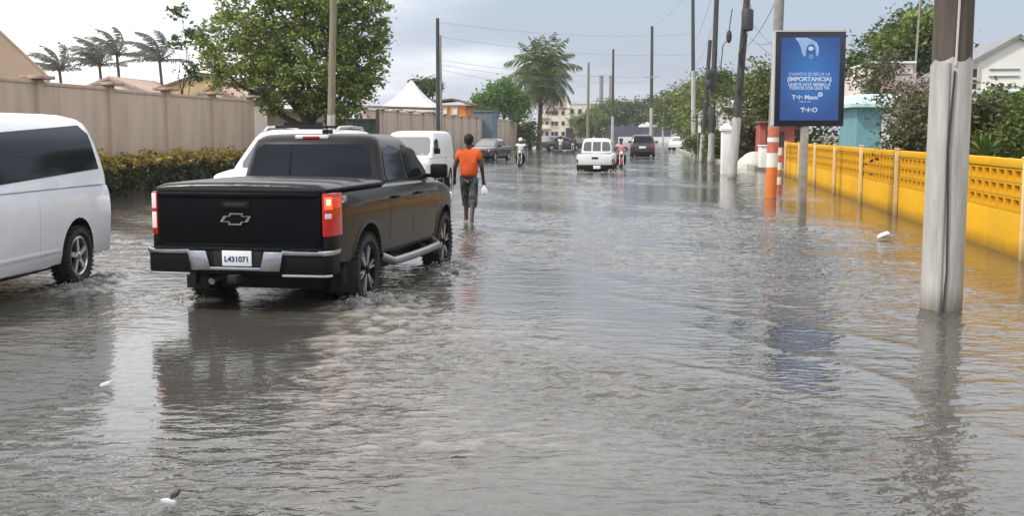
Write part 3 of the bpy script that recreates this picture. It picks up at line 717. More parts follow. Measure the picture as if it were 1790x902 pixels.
def car(name, label, cat, loc, rz, paint, sp, group=None, far=True):
    t_ = thing(name, label, cat, loc, rz, group); B = Body(sp['st'], sp['gh'], sp.get('bow', .10), sp.get('corner', .16), sp.get('crown', .03))
    body = B.lower().build('body', M[paint], t_, smooth=True, ang=32)
    yr, yf, r, wx, ww = sp['wheels']; W0 = max(q[1] for q in sp['st'])
    ar = sp.get('arch', r*1.17)
    cuts = [(y, r+sp.get('az', .02), ar, s*(W0+.2), s*(W0-.30)) for y in (yr, yf) for s in (-1, 1)]
    cut_arches(body, cuts)
    B.upper().build('cabin', M[sp.get('cabin', paint)], t_, smooth=True, ang=40)
    for poly in sp.get('side', []):
        for s in 'RL': B.patch(rpoly(poly, .05), s).build('side_window', M[sp.get('glass', 'glass')], t_, smooth=True)
    if 'rear' in sp: B.patch(rpoly(sp['rear'], .06), 'rear', nu=11).build('rear_window', M[sp.get('rglass', sp.get('glass', 'glass'))], t_, smooth=True)
    if 'front' in sp: B.patch(rpoly(sp['front'], .06), 'front', nu=11).build('windscreen', M[sp.get('wglass', 'glass_mid')], t_, smooth=True)
    for y in (yr, yf):
        for s in (-1, 1): wheel(t_, s*(wx-ww/2), y, r, ww, s, sp.get('spokes', 6), sp.get('rim', .64), sp.get('wstyle', 'alloy'), far)
    y0, y1 = sp['st'][0][0], sp['st'][-1][0]
    b = MB(); b.box((0, (yr+yf)/2, r*.95), (W0*1.2, (yf-yr)*1.25, .3)); b.build('underbody', M['dark'], t_)
    for y in sp.get('seams', []):
        for s in 'RL':
            st = B._st(y); B.patch([(y-.006, st[2]+.08), (y+.006, st[2]+.08), (y+.006, st[3]-.03), (y-.006, st[3]-.03)], s, .0025, .01, 6, 2).build('panel_gap', M['dark'], t_)
    for (y, z) in sp.get('handles', []):
        for s in (-1, 1):
            b = MB(); x = B.U(y, z); b.box((s*(x+.022), y, z), (.025, .19, .032)); b.box((s*(x+.008), y-.075, z), (.03,.03,.03)); b.box((s*(x+.008), y+.075, z), (.03,.03,.03)); b.build('door_handle', M[sp.get('hmat', paint)], t_, bevel=.008)
    if 'mirror' in sp:
        y, z = sp['mirror']
        for s in (-1, 1):
            x = B.U(y, z-.1); b = MB(); b.box((s*(x+.14), y, z+.03), (.22, .10, .18)); b.build('mirror', M[sp.get('mmat', paint)], t_, bevel=.03)
            b = MB(); b.box((s*(x+.02), y, z-.03), (.14, .05, .05)); b.build('mirror_arm', M['black_plastic'], t_, bevel=.01)
    return t_, B
def box_part(t_, nm, m, c, d, bevel=.012, **k):
    b = MB(); b.box(c, d, **k); return b.build(nm, M[m], t_, bevel=bevel)

# ---- the black pickup in the foreground
def pickup_truck():
    sp = dict(
        st=[(.10,.895,.66,1.26),(.16,.925,.60,1.275),(.6,.938,.50,1.28),(1.2,.942,.48,1.28),(1.95,.945,.46,1.285),(2.6,.945,.44,1.28),(3.4,.945,.44,1.27),(4.0,.943,.44,1.25),(4.4,.935,.46,1.22),(4.9,.91,.50,1.15),(5.2,.84,.52,1.06),(5.34,.72,.56,.98),(5.40,.56,.60,.92)],
        gh=[(1.23,1.93,4.18,.87),(1.29,1.945,4.06,.855),(1.46,1.98,3.80,.815),(1.66,2.03,3.48,.770),(1.755,2.07,3.32,.738),(1.80,2.14,3.18,.695)],
        corner=.13, bow=.10, wheels=(1.24, 4.50, .39, .945, .255), arch=.47, az=.03, spokes=6, rim=.72, wstyle='split',
        side=[[(2.14,1.305),(2.93,1.305),(2.93,1.70),(2.46,1.705),(2.24,1.66)], [(2.99,1.305),(3.90,1.305),(3.86,1.36),(3.42,1.675),(2.99,1.70)]],
        rear=[(-.735,1.335),(.735,1.335),(.655,1.715),(-.655,1.715)], front=[(-.72,1.30),(.72,1.30),(.58,1.67),(-.58,1.67)],
        seams=(2.02, 2.96, 4.04), handles=[(2.20,1.12),(3.16,1.12)], mirror=(3.86,1.33), mmat='black_plastic', hmat='black_plastic')
    t_, B = car('pickup_truck', 'black crew cab pickup driving away with a lit brake lamp and covered bed', 'pickup truck', (TRK[0], TRK[1], -.085), -TRK[2], 'truck_paint', sp, far=False)
    # tailgate
    tg = MB(); tg.box((0,.085,.985), (1.70,.07,.57)); g = tg.build('tailgate', M['black_paint'], t_, bevel=.022, seg=3)
    b = MB(); b.box((0,.046,1.235), (1.66,.03,.035)); b.build('spoiler_lip', M['black_paint'], g, bevel=.01)
    b = MB(); b.box((-.02,.044,1.135), (.30,.02,.085)); b.build('handle_bezel', M['black_plastic'], g, bevel=.012)
    b = MB(); b.box((-.02,.03,1.14), (.22,.02,.04)); b.build('tailgate_handle', M['dark'], g, bevel=.01)
    b = MB(); b.box((0,.046,.735), (1.60,.016,.05)); b.build('lower_ridge', M['black_paint'], g, bevel=.008)
    # outlined cross emblem: an outer bright rim with a dark centre
    def bow(k):
        w1, w2, h1, h2 = .145*k+.004*(1-k), .066*k, .030*k, .058*k; o = .018
        return [(-w1-o,-h1),(-w2-o*.3,-h1),(-w2-.012,-h2),(w2-.006,-h2),(w2+.004,-h1),(w1-o,-h1),(w1+o,h1),(w2+o*.3,h1),(w2+.012,h2),(-w2+.006,h2),(-w2-.004,h1),(-w1+o,h1)]
    def fy(q, y): return (q[0]-.02, y, q[1]+1.005)
    b = MB(); b.prism(bow(1.0), fy, .052, .034); b.build('emblem_rim', M['chrome'], g)
    b = MB(); b.prism(bow(.76), fy, .040, .030); b.build('emblem_fill', M['black_paint'], g)
    # lamps
    for s in (-1, 1):
        b = MB(); b.prism([(.858,.058),(.912,.062),(.946,.13),(.956,.37),(.90,.38),(.858,.12)], lambda q, z, s=s: (s*q[0], q[1], z), .84, 1.262)
        l = b.build('tail_lamp', M['red_lens_lit'], t_, bevel=.012)
        if s > 0:
            b = MB(); b.box((.918,.082,1.165), (.085,.016,.12), rz=.95); b.build('brake_lamp', M['brake_lit'], l, bevel=.005)
            b = MB(); b.box((.918,.078,1.175), (.05,.018,.06), rz=.95); b.build('brake_bulb', M['brake_core'], l, bevel=.005)
            b = MB(); b.box((.953,.22,1.165), (.012,.20,.10)); b.build('side_lens', M['brake_lit2'], l, bevel=.004)
            b = MB(); b.box((.916,.080,1.04), (.07,.014,.05), rz=.95); b.build('reverse_lens', M['lens_clear'], l, bevel=.004)
        else:
            for z, h in ((1.175,.15),(.985,.16)): b = MB(); b.box((-.886,.056,z), (.045,.016,h)); b.build('lens_strip', M['lens_pink'], l, bevel=.004)
        b = MB(); b.prism([(.858,.075),(.915,.078),(.942,.13),(.944,.3),(.858,.3)], lambda q, z, s=s: (s*q[0], q[1], z), .68, .835); b.build('lamp_lower_trim', M['black_plastic'], t_, bevel=.01)
    # bumper
    b = MB(); b.prism([(-.955,.30),(-.955,.06),(-.90,-.01),(-.45,-.03),(.45,-.03),(.90,-.01),(.955,.06),(.955,.30)], lambda q, z: (q[0], q[1], z), .47, .70)
    bu = b.build('rear_bumper', M['black_plastic'], t_, bevel=.015)
    box_part(bu, 'step_pad', 'black_plastic', (0,.10,.715), (1.7,.28,.03))
    for s in (-1, 1):
        b = MB(); b.prism([(s*.30,.70),(s*.50,.70),(s*.46,.505),(s*.25,.505)], lambda q, y: (q[0], y, q[1]), -.055, .02); b.build('chrome_step', M['chrome'], bu, bevel=.012)
        b = MB(); b.prism([(s*.48,-.040),(s*.90,-.028),(s*.965,.05),(s*.965,.30),(s*.945,.30),(s*.945,.06),(s*.89,.0),(s*.48,-.02)], lambda q, z: (q[0], q[1], z), .665, .712); b.build('chrome_strip', M['chrome'], bu, bevel=.006)
        b = MB(); b.prism([(s*.48,-.040),(s*.90,-.022),(s*.965,.05),(s*.945,.06),(s*.89,.0),(s*.48,-.02)], lambda q, z: (q[0], q[1], z), .455, .478); b.build('lower_strip', M['alloy'], bu, bevel=.004)
    box_part(bu, 'chrome_sill', 'chrome', (0,-.035,.525), (.56,.03,.035), .008)
    box_part(bu, 'plate_recess', 'dark', (.02,-.028,.625), (.50,.012,.15), .004)
    pl = box_part(t_, 'number_plate', 'plate', (.02,-.045,.628), (.305,.012,.150), .004)
    text_mesh('L431071', .074, M['plate_blue'], 'plate_lettering', pl, (.02,-.0525,.618), (PI/2,0,0), .001, bold=.0025)
    # tonneau cover
    b = MB(); rs = []
    for y, dz in ((.075,-.03),(.085,.0),(.12,.018),(.66,.024),(.69,.012),(.72,.024),(1.28,.026),(1.31,.014),(1.34,.026),(1.88,.024),(1.92,0),(1.925,-.03)):
        L = [(0,1.345+dz),(.5,1.338+dz),(.80,1.325+dz),(.875,1.30+dz*.6),(.895,1.268)]
        rs.append([(x,y,z) for x, z in L]+[(x,y,1.262) for x in (.80,-.80)]+[(-x,y,z) for x, z in L[:0:-1]])
    b.rings(rs); tn = b.build('bed_cover', M['vinyl'], t_, smooth=True, ang=50)
    for s in (-1,1): box_part(tn, 'cover_rail', 'black_plastic', (s*.885,1.0,1.285), (.05,1.84,.03))
    box_part(tn, 'cover_rear_rail', 'dark', (0,.07,1.285), (1.74,.03,.035))
    # cab details
    w = [c for c in t_.children if c.name.startswith('rear_window')][0]
    for u in (-.235,): B.patch([(u-.012,1.34),(u+.012,1.34),(u+.012,1.71),(u-.012,1.71)], 'rear', .010, .02, 5, 2).build('window_mullion', M['black_plastic'], w)
    b = MB(); b.box((-.02,2.15,1.795), (.40,.10,.045)); hm = b.build('high_brake_lamp', M['lens_clear'], t_, bevel=.015)
    box_part(hm, 'high_lamp_lens', 'red_lens', (-.02,2.095,1.79), (.20,.02,.03), .006)
    b = MB(); b.prism([(-.04,2.50),(.04,2.50),(.012,2.75),(-.012,2.75)], lambda q, z: (q[0], q[1], z), 1.80, 1.88); b.build('shark_fin_base', M['black_plastic'], t_, bevel=.01)
    b = MB(); b.tube([(0,2.58,1.86),(0,2.52,1.98),(0,2.46,2.10)], [.008,.006,.004], 6); b.build('antenna', M['black_plastic'], t_)
    for s in (-1, 1):
        b = MB(); b.tube([(s*.88,1.84,.47),(s*.99,1.95,.405),(s*1.01,2.6,.40),(s*1.01,3.3,.40),(s*.99,3.88,.405),(s*.88,3.98,.47)], .048, 10); b.build('side_step', M['step_metal'], t_, smooth=True)
        for y in (2.3, 3.5): b = MB(); b.tube([(s*.7,y,.5),(s*.99,y,.40)], .025, 6); b.build('step_bracket', M['dark'], t_)
        for yc in (1.24, 4.50):                                   # wheel arch lips
            b = MB(); rs = []
            for k in range(19):
                a = -.28+(PI+.56)*k/18; y = yc+.475*cos(a); z = .42+.475*sin(a); x = B.U(y, max(z, .52))
                y2 = yc+.515*cos(a); z2 = .42+.515*sin(a); x2 = B.U(y2, max(z2,.52))
                rs.append([(s*(x+.018),y,z),(s*(x2+.004),y2,z2),(s*(x2-.03),y2,z2),(s*(x-.03),y,z)])
            b.rings(rs); b.build('arch_lip', M['truck_paint'], t_, smooth=True)
        text_mesh('Z71', .085, M['lens_clear'], 'bedside_lettering', t_, (s*.938,.47,1.185), (PI/2,0,s*PI/2), .001, shear=.2, bold=.003)
        B.patch([(.35,.905),(4.0,.905),(4.0,.918),(.35,.918)], 'R' if s > 0 else 'L', .004, .01, 2, 20).build('body_crease', M['truck_paint'], t_, smooth=True)
        B.patch([(2.1,1.287),(3.98,1.283),(3.98,1.302),(2.1,1.306)], 'R' if s > 0 else 'L', .012, .02, 3, 16).build('window_sill_trim', M['black_plastic'], t_, smooth=True)
    box_part(t_, 'tow_hitch', 'dark', (0,.02,.43), (.10,.3,.08))
    b = MB(); b.tube([(-.32,1.0,.44),(-.33,.25,.40),(-.34,.14,.37)], .035, 10); b.build('tailpipe', M['alloy'], t_)
    b = MB(); b.tube([(-.82,1.24,.36),(.82,1.24,.36)], .05, 8); b.ball((0,1.24,.36),(.14,.17,.15)); b.build('rear_axle', M['dark'], t_, smooth=True)
    b = MB(); b.lathe([(.16,-.09),(.36,-.09),(.38,0),(.36,.09),(.16,.09)], 24, 'z', (0,.72,.50)); b.build('spare_wheel', M['rubber'], t_, smooth=True)
    for s in (-1,1): box_part(t_, 'mud_flap', 'dark', (s*.80,.78,.36), (.26,.015,.30), .004)
    box_part(t_, 'grille', 'dark', (0,5.33,.80), (1.2,.1,.3)); 
    for s in (-1,1): box_part(t_, 'headlamp', 'lens_clear', (s*.68,5.25,.96), (.34,.14,.12), .03)
    return t_
pickup_truck()

# ---- the white van on the left, heading out of the frame
def white_van():
    sp = dict(
        st=[(.0,.80,.42,.98),(.03,.88,.34,1.06),(.10,.935,.30,1.17),(.35,.955,.27,1.24),(1.0,.96,.25,1.25),(3.5,.96,.25,1.24),(4.2,.955,.25,1.18),(4.6,.93,.26,1.10),(4.95,.84,.30,.96),(5.10,.62,.36,.82)],
        gh=[(1.16,.05,4.55,.958),(1.27,.06,4.36,.952),(1.45,.115,4.04,.93),(1.65,.20,3.75,.90),(1.80,.28,3.55,.865),(1.88,.34,3.42,.835),(1.935,.43,3.28,.78),(1.965,.54,3.1,.70)],
        corner=.20, bow=.12, wheels=(1.04, 4.24, .345, .965, .225), arch=.415, az=.035, spokes=5, rim=.66,
        side=[[(.42,1.28),(3.05,1.24),(3.05,1.855),(.70,1.865),(.57,1.80)], [(3.07,1.24),(4.1,1.24),(3.6,1.74),(3.07,1.83)]],
        rear=[(-.72,1.28),(.72,1.28),(.66,1.78),(-.66,1.78)], front=[(-.8,1.22),(.8,1.22),(.72,1.80),(-.72,1.80)],
        seams=(), handles=[(3.3,1.05)], mirror=(4.0,1.22), rglass='glass')
    a = .07
    t_, B = car('passenger_van', 'white passenger van with dark tinted windows cut off by the left edge', 'van', (-5.93,14.42,-.02), PI-a, 'white_paint', sp, far=False)
    for s in 'RL':
        for y in (1.98, 3.06): B.patch([(y-.004,.40),(y+.004,.40),(y+.004,1.15),(y-.004,1.15)], s, .0015, .01, 8, 2).build('door_gap', M['conduit'], t_)
        B.patch([(.03,.56),(.62,.545),(.62,.552),(.03,.570)], s, .003, .01, 2, 10).build('bumper_gap', M['dark'], t_)
        B.patch([(.10,1.00),(.86,.985),(.86,.993),(.10,1.010)], s, .0025, .01, 2, 12).build('quarter_panel_gap', M['conduit'], t_)
        B.patch([(.86,.985),(1.02,.93),(1.02,.94),(.86,.995)], s, .0025, .01, 2, 5).build('quarter_panel_gap', M['conduit'], t_)
        B.patch([(1.5,.44),(3.8,.44),(3.8,.47),(1.5,.47)], s, .012, .03, 3, 14).build('side_moulding', M['white_paint'], t_, smooth=True)
        for y in (3.06,): B.patch([(y-.03,1.25),(y+.03,1.25),(y+.03,1.852),(y-.03,1.852)], s, .0035, .01, 6, 3).build('window_pillar', M['black_plastic'], t_, smooth=True)
        B.patch([(.66,1.335),(.86,1.33),(.86,1.345),(.66,1.35)], s, .0075, .01, 2, 3).build('window_sticker', M['conduit'], t_)
    for s in (-1,1):
        b = MB(); b.box((s*.74,.0,1.02), (.14,.10,.40)); b.build('tail_lamp', M['red_lens'], t_, bevel=.02)
        box_part(t_, 'headlamp', 'lens_clear', (s*.66,4.97,.78), (.34,.16,.18), .03)
    b = MB(); b.box((0,0,.42), (1.7,.16,.24)); b.build('rear_bumper', M['white_paint'], t_, bevel=.04)
    pl = box_part(t_, 'number_plate', 'plate', (0,-.012,.86), (.33,.02,.16), .004)
    return t_
white_van()

SUV = dict(
    st=[(.0,.78,.45,.95),(.05,.88,.40,1.05),(.15,.92,.36,1.14),(1.0,.94,.33,1.18),(3.3,.94,.33,1.19),(3.8,.935,.34,1.17),(4.4,.91,.38,1.12),(4.68,.82,.42,1.02),(4.78,.62,.48,.9)],
    gh=[(1.13,.08,3.72,.90),(1.25,.12,3.55,.885),(1.5,.22,3.20,.82),(1.68,.32,2.95,.77),(1.78,.42,2.78,.72),(1.81,.5,2.65,.66)],
    wheels=(.95,3.8,.37,.94,.24), side=[[(.5,1.26),(1.3,1.26),(1.3,1.66),(.72,1.66)],[(1.36,1.26),(2.2,1.26),(2.2,1.67),(1.36,1.67)],[(2.26,1.26),(3.2,1.26),(2.72,1.65),(2.26,1.67)]],
    rear=[(-.74,1.22),(.74,1.22),(.64,1.68),(-.64,1.68)], front=[(-.76,1.20),(.76,1.20),(.64,1.70),(-.64,1.70)], mirror=(3.25,1.25), seams=(1.33,2.23,3.4), handles=[(1.55,1.05),(2.45,1.05)])
def lamps_rear(t_, w, y, z, h=.18):
    for s in (-1,1): box_part(t_, 'tail_lamp', 'red_lens', (s*w,y,z), (.16,.08,h), .02)
def lamps_front(t_, w, y, z, gz=.7, gw=1.0):
    for s in (-1,1): box_part(t_, 'headlamp', 'lens_clear', (s*w,y,z), (.32,.14,.16), .03)
    box_part(t_, 'grille', 'dark', (0,y+.06,gz), (gw,.08,.2), .02)
# white SUV just beyond the pickup, facing the camera
a = ROAD; fx, fy_ = -3.98, 17.95; L = 4.78
t_, B = car('white_suv', 'white off road car with roof rails hidden behind the black pickup', 'car', (fx+L*sin(a), fy_+L*cos(a), -.02), PI-a, 'white_paint', {k: v for k, v in SUV.items() if k != 'mirror'}, far=False)
lamps_front(t_, .66, 4.62, .92)
for s in (-1,1):
    b = MB(); b.tube([(s*.63,.6,1.80),(s*.64,.75,1.87),(s*.65,1.6,1.895),(s*.65,2.4,1.875),(s*.64,2.62,1.80)], .022, 8); b.build('roof_rail', M['chrome'], t_, smooth=True)
for y in (1.1,2.0): b = MB(); b.tube([(-.66,y,1.89),(.66,y,1.89)], .02, 8); b.build('roof_bar', M['black_plastic'], t_)
# white minibus facing the camera behind the pickup
MINI = dict(
    st=[(.0,.70,.42,.98),(.06,.78,.36,1.08),(.3,.80,.34,1.12),(3.4,.80,.34,1.10),(3.8,.79,.36,1.08),(4.02,.74,.38,1.02),(4.10,.62,.42,.92)],
    gh=[(1.06,.03,3.98,.79),(1.2,.04,3.90,.785),(1.5,.08,3.62,.755),(1.72,.12,3.42,.725),(1.84,.2,3.28,.68),(1.88,.3,3.1,.60)],
    bow=.08, corner=.10, wheels=(.75,3.15,.31,.80,.2), side=[[(2.8,1.2),(3.62,1.2),(3.36,1.66),(2.8,1.68)]],
    rear=[(-.62,1.2),(.62,1.2),(.56,1.66),(-.56,1.66)], front=[(-.70,1.16),(.70,1.16),(.63,1.72),(-.63,1.72)], wglass='glass_light', mirror=(3.55,1.25), mmat='black_plastic', seams=(1.6,2.75,3.7), rim=.6)
fx, fy_ = -3.28, 35.6; L = 4.1
t_, B = car('minivan', 'small white panel van facing the camera beside the man in orange', 'van', (fx+L*sin(a), fy_+L*cos(a), -.08), PI-a, 'white_paint_dirty', MINI)
lamps_front(t_, .56, 4.0, .86, .62, .9)
b = MB(); b.box((0,4.04,.50), (1.44,.12,.16)); b.build('front_bumper', M['white_paint_dirty'], t_, bevel=.03)
box_part(t_, 'front_badge', 'alloy', (0,4.09,.90), (.30,.02,.06), .008)
for s in (-1,1): b = MB(); b.tube([(s*.3,3.93,1.19),(s*.02,3.74,1.42)], .008, 5); b.build('wiper', M['dark'], t_)
# white pickup driving away in the middle distance
PICK = dict(
    st=[(.06,.80,.55,.99),(.12,.84,.50,1.0),(1.5,.86,.46,1.01),(2.6,.86,.46,1.02),(3.6,.86,.46,1.02),(4.3,.84,.48,.98),(4.8,.74,.5,.9),(4.9,.58,.54,.84)],
    gh=[(.98,1.62,3.75,.74),(1.15,1.66,3.5,.725),(1.4,1.72,3.15,.69),(1.58,1.80,2.9,.655),(1.66,1.86,2.75,.61),(1.69,1.95,2.6,.54)], wheels=(1.05,3.95,.36,.87,.22), corner=.11,
    side=[[(1.80,1.08),(2.5,1.08),(2.5,1.54),(1.95,1.54)],[(2.56,1.08),(3.4,1.08),(2.95,1.52),(2.56,1.54)]],
    rear=[(-.65,1.12),(.65,1.12),(.59,1.56),(-.59,1.56)], front=[(-.68,1.08),(.68,1.08),(.6,1.54),(-.6,1.54)], glass='glass_mid', seams=(1.6,2.53,3.6), handles=[(1.9,.9),(2.7,.9)], rim=.6)
t_, B = car('pickup_truck', 'old white double cab pickup driving away down the middle of the flooded road', 'pickup truck', (3.78,52.4,-.20), -ROAD, 'white_paint_dirty', PICK)
b = MB(); b.box((0,.06,.745), (1.52,.06,.46)); tg = b.build('tailgate', M['white_paint_dirty'], t_, bevel=.015)
box_part(tg, 'tailgate_handle', 'dark', (0,.025,.83), (.30,.02,.09), .008)
b = MB(); b.box((0,.02,.42), (1.66,.2,.20)); b.build('rear_bumper', M['black_plastic'], t_, bevel=.03)
box_part(t_, 'number_plate', 'plate', (.1,-.09,.42), (.33,.01,.15), .002)
box_part(t_, 'bed_liner', 'dark', (0,.86,1.0), (1.42,1.38,.07), .01)
for s_ in (-1,1): box_part(t_, 'tail_lamp', 'maroon', (s_*.805,.06,.70), (.07,.06,.16), .015)
for u in (-.22,.22): B.patch([(u-.03,1.12),(u+.03,1.12),(u+.03,1.56),(u-.03,1.56)], 'rear', .012, .02, 4, 2).build('window_pillar', M['white_paint_dirty'], t_)
# dark SUV farther on
t_, B = car('dark_suv', 'dark off road car driving away far down the right lane', 'car', (9.72,85.6,-.18), -ROAD, 'suv_black', SUV)
lamps_rear(t_, .80, .02, .98, .25); box_part(t_, 'number_plate', 'plate', (0,-.02,.9), (.5,.03,.16), .004)
b = MB(); b.box((0,.0,.50), (1.7,.16,.2)); b.build('rear_bumper', M['black_plastic'], t_, bevel=.04)
SEDAN = dict(
    st=[(.0,.66,.36,.86),(.08,.78,.30,.93),(.6,.83,.27,.97),(1.5,.85,.26,.97),(3.0,.85,.26,.95),(3.6,.83,.27,.90),(4.2,.76,.30,.80),(4.38,.6,.34,.70)],
    gh=[(.92,.55,3.35,.80),(1.05,.75,3.1,.76),(1.25,1.1,2.75,.68),(1.38,1.35,2.5,.61),(1.43,1.5,2.35,.55)], wheels=(.85,3.4,.31,.85,.2), corner=.12,
    side=[[(1.0,.98),(1.85,.98),(1.85,1.32),(1.35,1.32)],[(1.9,.98),(2.95,.98),(2.5,1.30),(1.9,1.32)]],
    rear=[(-.64,.98),(.64,.98),(.54,1.34),(-.54,1.34)], front=[(-.66,.98),(.66,.98),(.55,1.34),(-.55,1.34)], mirror=(2.9,.98), wglass='glass_light', rim=.6, seams=(1.87,3.05))
t_, B = car('parked_car', 'dark maroon saloon with pale windscreen standing right of the man in orange', 'car', (-.7,78.6,-.05), PI-.35, 'maroon', SEDAN); lamps_front(t_, .58, 4.2, .68, .5, .8)
t_, B = car('parked_car', 'brown saloon seen side on beneath the coconut palm', 'car', (3.1,117.5,-.02), -PI/2+.1, 'brown_paint', SEDAN); lamps_rear(t_, .62, .02, .78)
t_, B = car('parked_car', 'small white car at the foot of the right verge far off', 'car', (18.6,126,-.05), PI-.3, 'white_paint', SEDAN); lamps_front(t_, .58, 4.2, .68, .5, .8)
t_, B = car('parked_car', 'grey saloon half hidden behind the motorcycle riders near the palm', 'car', (5.4,141,0), PI-.5, 'suv_black', SEDAN); lamps_front(t_, .58, 4.2, .68, .5, .8)

# ------------------------------------------------------------------ people
def skin_mesh(name, V, E, R, m, parent, sub=2, root=0):
    me = bpy.data.meshes.new(name); me.from_pydata(V, E, []); o = bpy.data.objects.new(name, me); COL.objects.link(o)
    md = o.modifiers.new('s', 'SKIN'); md.use_smooth_shade = True
    sv = me.skin_vertices[0].data if me.skin_vertices else None
    if sv is None:
        bm = bmesh.new(); bm.from_mesh(me); bm.verts.layers.skin.verify(); bm.to_mesh(me); bm.free(); sv = me.skin_vertices[0].data
    for i, r in enumerate(R): sv[i].radius = r if hasattr(r, '__len__') else (r, r); sv[i].use_root = (i == root)
    s2 = o.modifiers.new('u', 'SUBSURF'); s2.levels = sub; s2.render_levels = sub
    bpy.context.view_layer.update()
    out = bpy.data.meshes.new_from_object(o.evaluated_get(bpy.context.evaluated_depsgraph_get())); bpy.data.objects.remove(o)
    out.materials.clear(); out.materials.append(m); out.polygons.foreach_set('use_smooth', [True]*len(out.polygons)); out.name = name
    return link(name, out, parent)
def add_hand(b, wrist, d, side, fwd, curl=.5, k=1.0):
    """palm, four unequal bent fingers and a thumb; d = along the hand, side = towards the thumb"""
    w = Vector(wrist); d = Vector(d).normalized(); f = Vector(fwd).normalized(); f = (f-d*f.dot(d)).normalized(); n = d.cross(f).normalized()
    b.tube([w-d*.01, w+d*.03, w+d*.085*k], [.026*k,.037*k,.034*k], 8)
    for i, (o, L) in enumerate(((.027,.072),(.010,.080),(-.008,.074),(-.026,.058))):
        p0 = w+d*.075*k+f*o*k; dd = d.copy(); pts = [p0]
        for j in range(3):
            dd = (dd+n*side*curl*.45).normalized(); p0 = p0+dd*L*k/3; pts.append(p0)
        b.tube(pts, [.0098*k,.0095*k,.0086*k,.006*k], 6)
    p0 = w+d*.02*k+f*.028*k
    b.tube([p0, p0+(d*.6+f*.8)*.03*k, p0+(d*.95+f*.6)*.062*k+n*side*.012], [.013*k,.0115*k,.008*k], 6)
def person(label, loc, rz, J, shirt, lower, long_leg, group=None, hair=True, helmet=None, skin='skin', sleeve=.55, sub=2):
    """J: joints in the person's own frame, +y is where the person faces"""
    t_ = thing('person', label, 'person', loc, rz, group)
    names = ['pelvis','waist','chest','neckb','neck','head0','head1','shL','elL','wrL','shR','elR','wrR','hipL','knL','anL','toL','hipR','knR','anR','toR','nose','heelL','heelR']
    V = [J[n] for n in names]; ix = {n: i for i, n in enumerate(names)}
    ed = [('pelvis','waist'),('waist','chest'),('chest','neckb'),('neckb','neck'),('neck','head0'),('head0','head1'),('chest','shL'),('shL','elL'),('elL','wrL'),('chest','shR'),('shR','elR'),('elR','wrR'),
          ('pelvis','hipL'),('hipL','knL'),('knL','anL'),('anL','toL'),('pelvis','hipR'),('hipR','knR'),('knR','anR'),('anR','toR'),('head0','nose'),('anL','heelL'),('anR','heelR')]
    R = dict(pelvis=(.13,.105),waist=(.125,.095),chest=(.145,.11),neckb=(.075,.07),neck=(.052,.055),head0=(.084,.098),head1=(.086,.10),shL=.062,elL=.043,wrL=.029,shR=.062,elR=.043,wrR=.029,
             hipL=.088,knL=.056,anL=.038,toL=(.04,.022),hipR=.088,knR=.056,anR=.038,toR=(.04,.022),nose=.016,heelL=.03,heelR=.03)
    body = skin_mesh('body', V, [(ix[a_], ix[c]) for a_, c in ed], [R[n] for n in names], M[skin], t_, sub)
    hb = MB()
    for s, sh, el, wr in ((-1,'L','elL','wrL'),(1,'R','elR','wrR')):
        d = Vector(J[wr])-Vector(J[el]); add_hand(hb, J[wr], d, s, (0,1,.15), .55)
    hb.build('hands', M[skin], t_, smooth=True)
    # shirt
    def mixp(a_, c, f): return tuple(Vector(J[a_]).lerp(Vector(J[c]), f))
    SV = [mixp('pelvis','waist',-.22), J['waist'], J['chest'], J['neckb'], J['shL'], mixp('shL','elL',sleeve), J['shR'], mixp('shR','elR',sleeve)]
    skin_mesh('shirt', SV, [(0,1),(1,2),(2,3),(2,4),(4,5),(2,6),(6,7)], [(.205,.165),(.195,.155),(.200,.158),(.092,.086),.100,.096,.100,.096], M[shirt], t_, sub)
    lf = .98 if long_leg else 0
    LV = [mixp('pelvis','waist',.25), J['hipL'], J['knL'], J['hipR'], J['knR']]; LE_ = [(0,1),(1,2),(0,3),(3,4)]; LR = [(.140,.118),.106,.086,.106,.086]
    if long_leg: LV += [mixp('knL','anL',.9), mixp('knR','anR',.9)]; LE_ += [(2,5),(4,6)]; LR += [.062,.062]; LR[2] = LR[4] = .075
    else: LV[2] = mixp('hipL','knL',1.42); LV[4] = mixp('hipR','knR',1.42); LR[2] = LR[4] = .092
    skin_mesh('trousers' if long_leg else 'shorts', LV, LE_, LR, M[lower], t_, sub)
    b = MB(); h = Vector(J['head1'])
    if helmet:
        b.ball(h+Vector((0,-.005,.01)), (.125,.14,.125), 14, 9); b.build('helmet', M[helmet], t_, smooth=True)
    else:
        V_, F_ = [], []
        b.ball(h+Vector((0,-.016,.018)), (.100,.112,.10), 14, 9)
        b.ball(Vector(J['head0'])+Vector((0,-.05,.03)), (.076,.06,.07), 10, 7)
        b.build('hair', M['hair'], t_, smooth=True)
    b = MB(); c = Vector(J['head0'])
    for s in (-1,1): b.ball(c+Vector((s*.086,-.005,.02)), (.012,.024,.032), 8, 6)
    b.build('ears', M[skin], t_, smooth=True)
    b = MB()
    for s in (-1,1): b.ball(c+Vector((s*.032,.080,.05)), (.013,.010,.008), 8, 6)
    b.build('eyes', M['plate'], t_, smooth=True)
    b = MB(); b.tube([c+Vector((-.024,.082,-.035)), c+Vector((0,.092,-.037)), c+Vector((.024,.082,-.035))], .007, 6); b.build('mouth', M['maroon'], t_)
    return t_
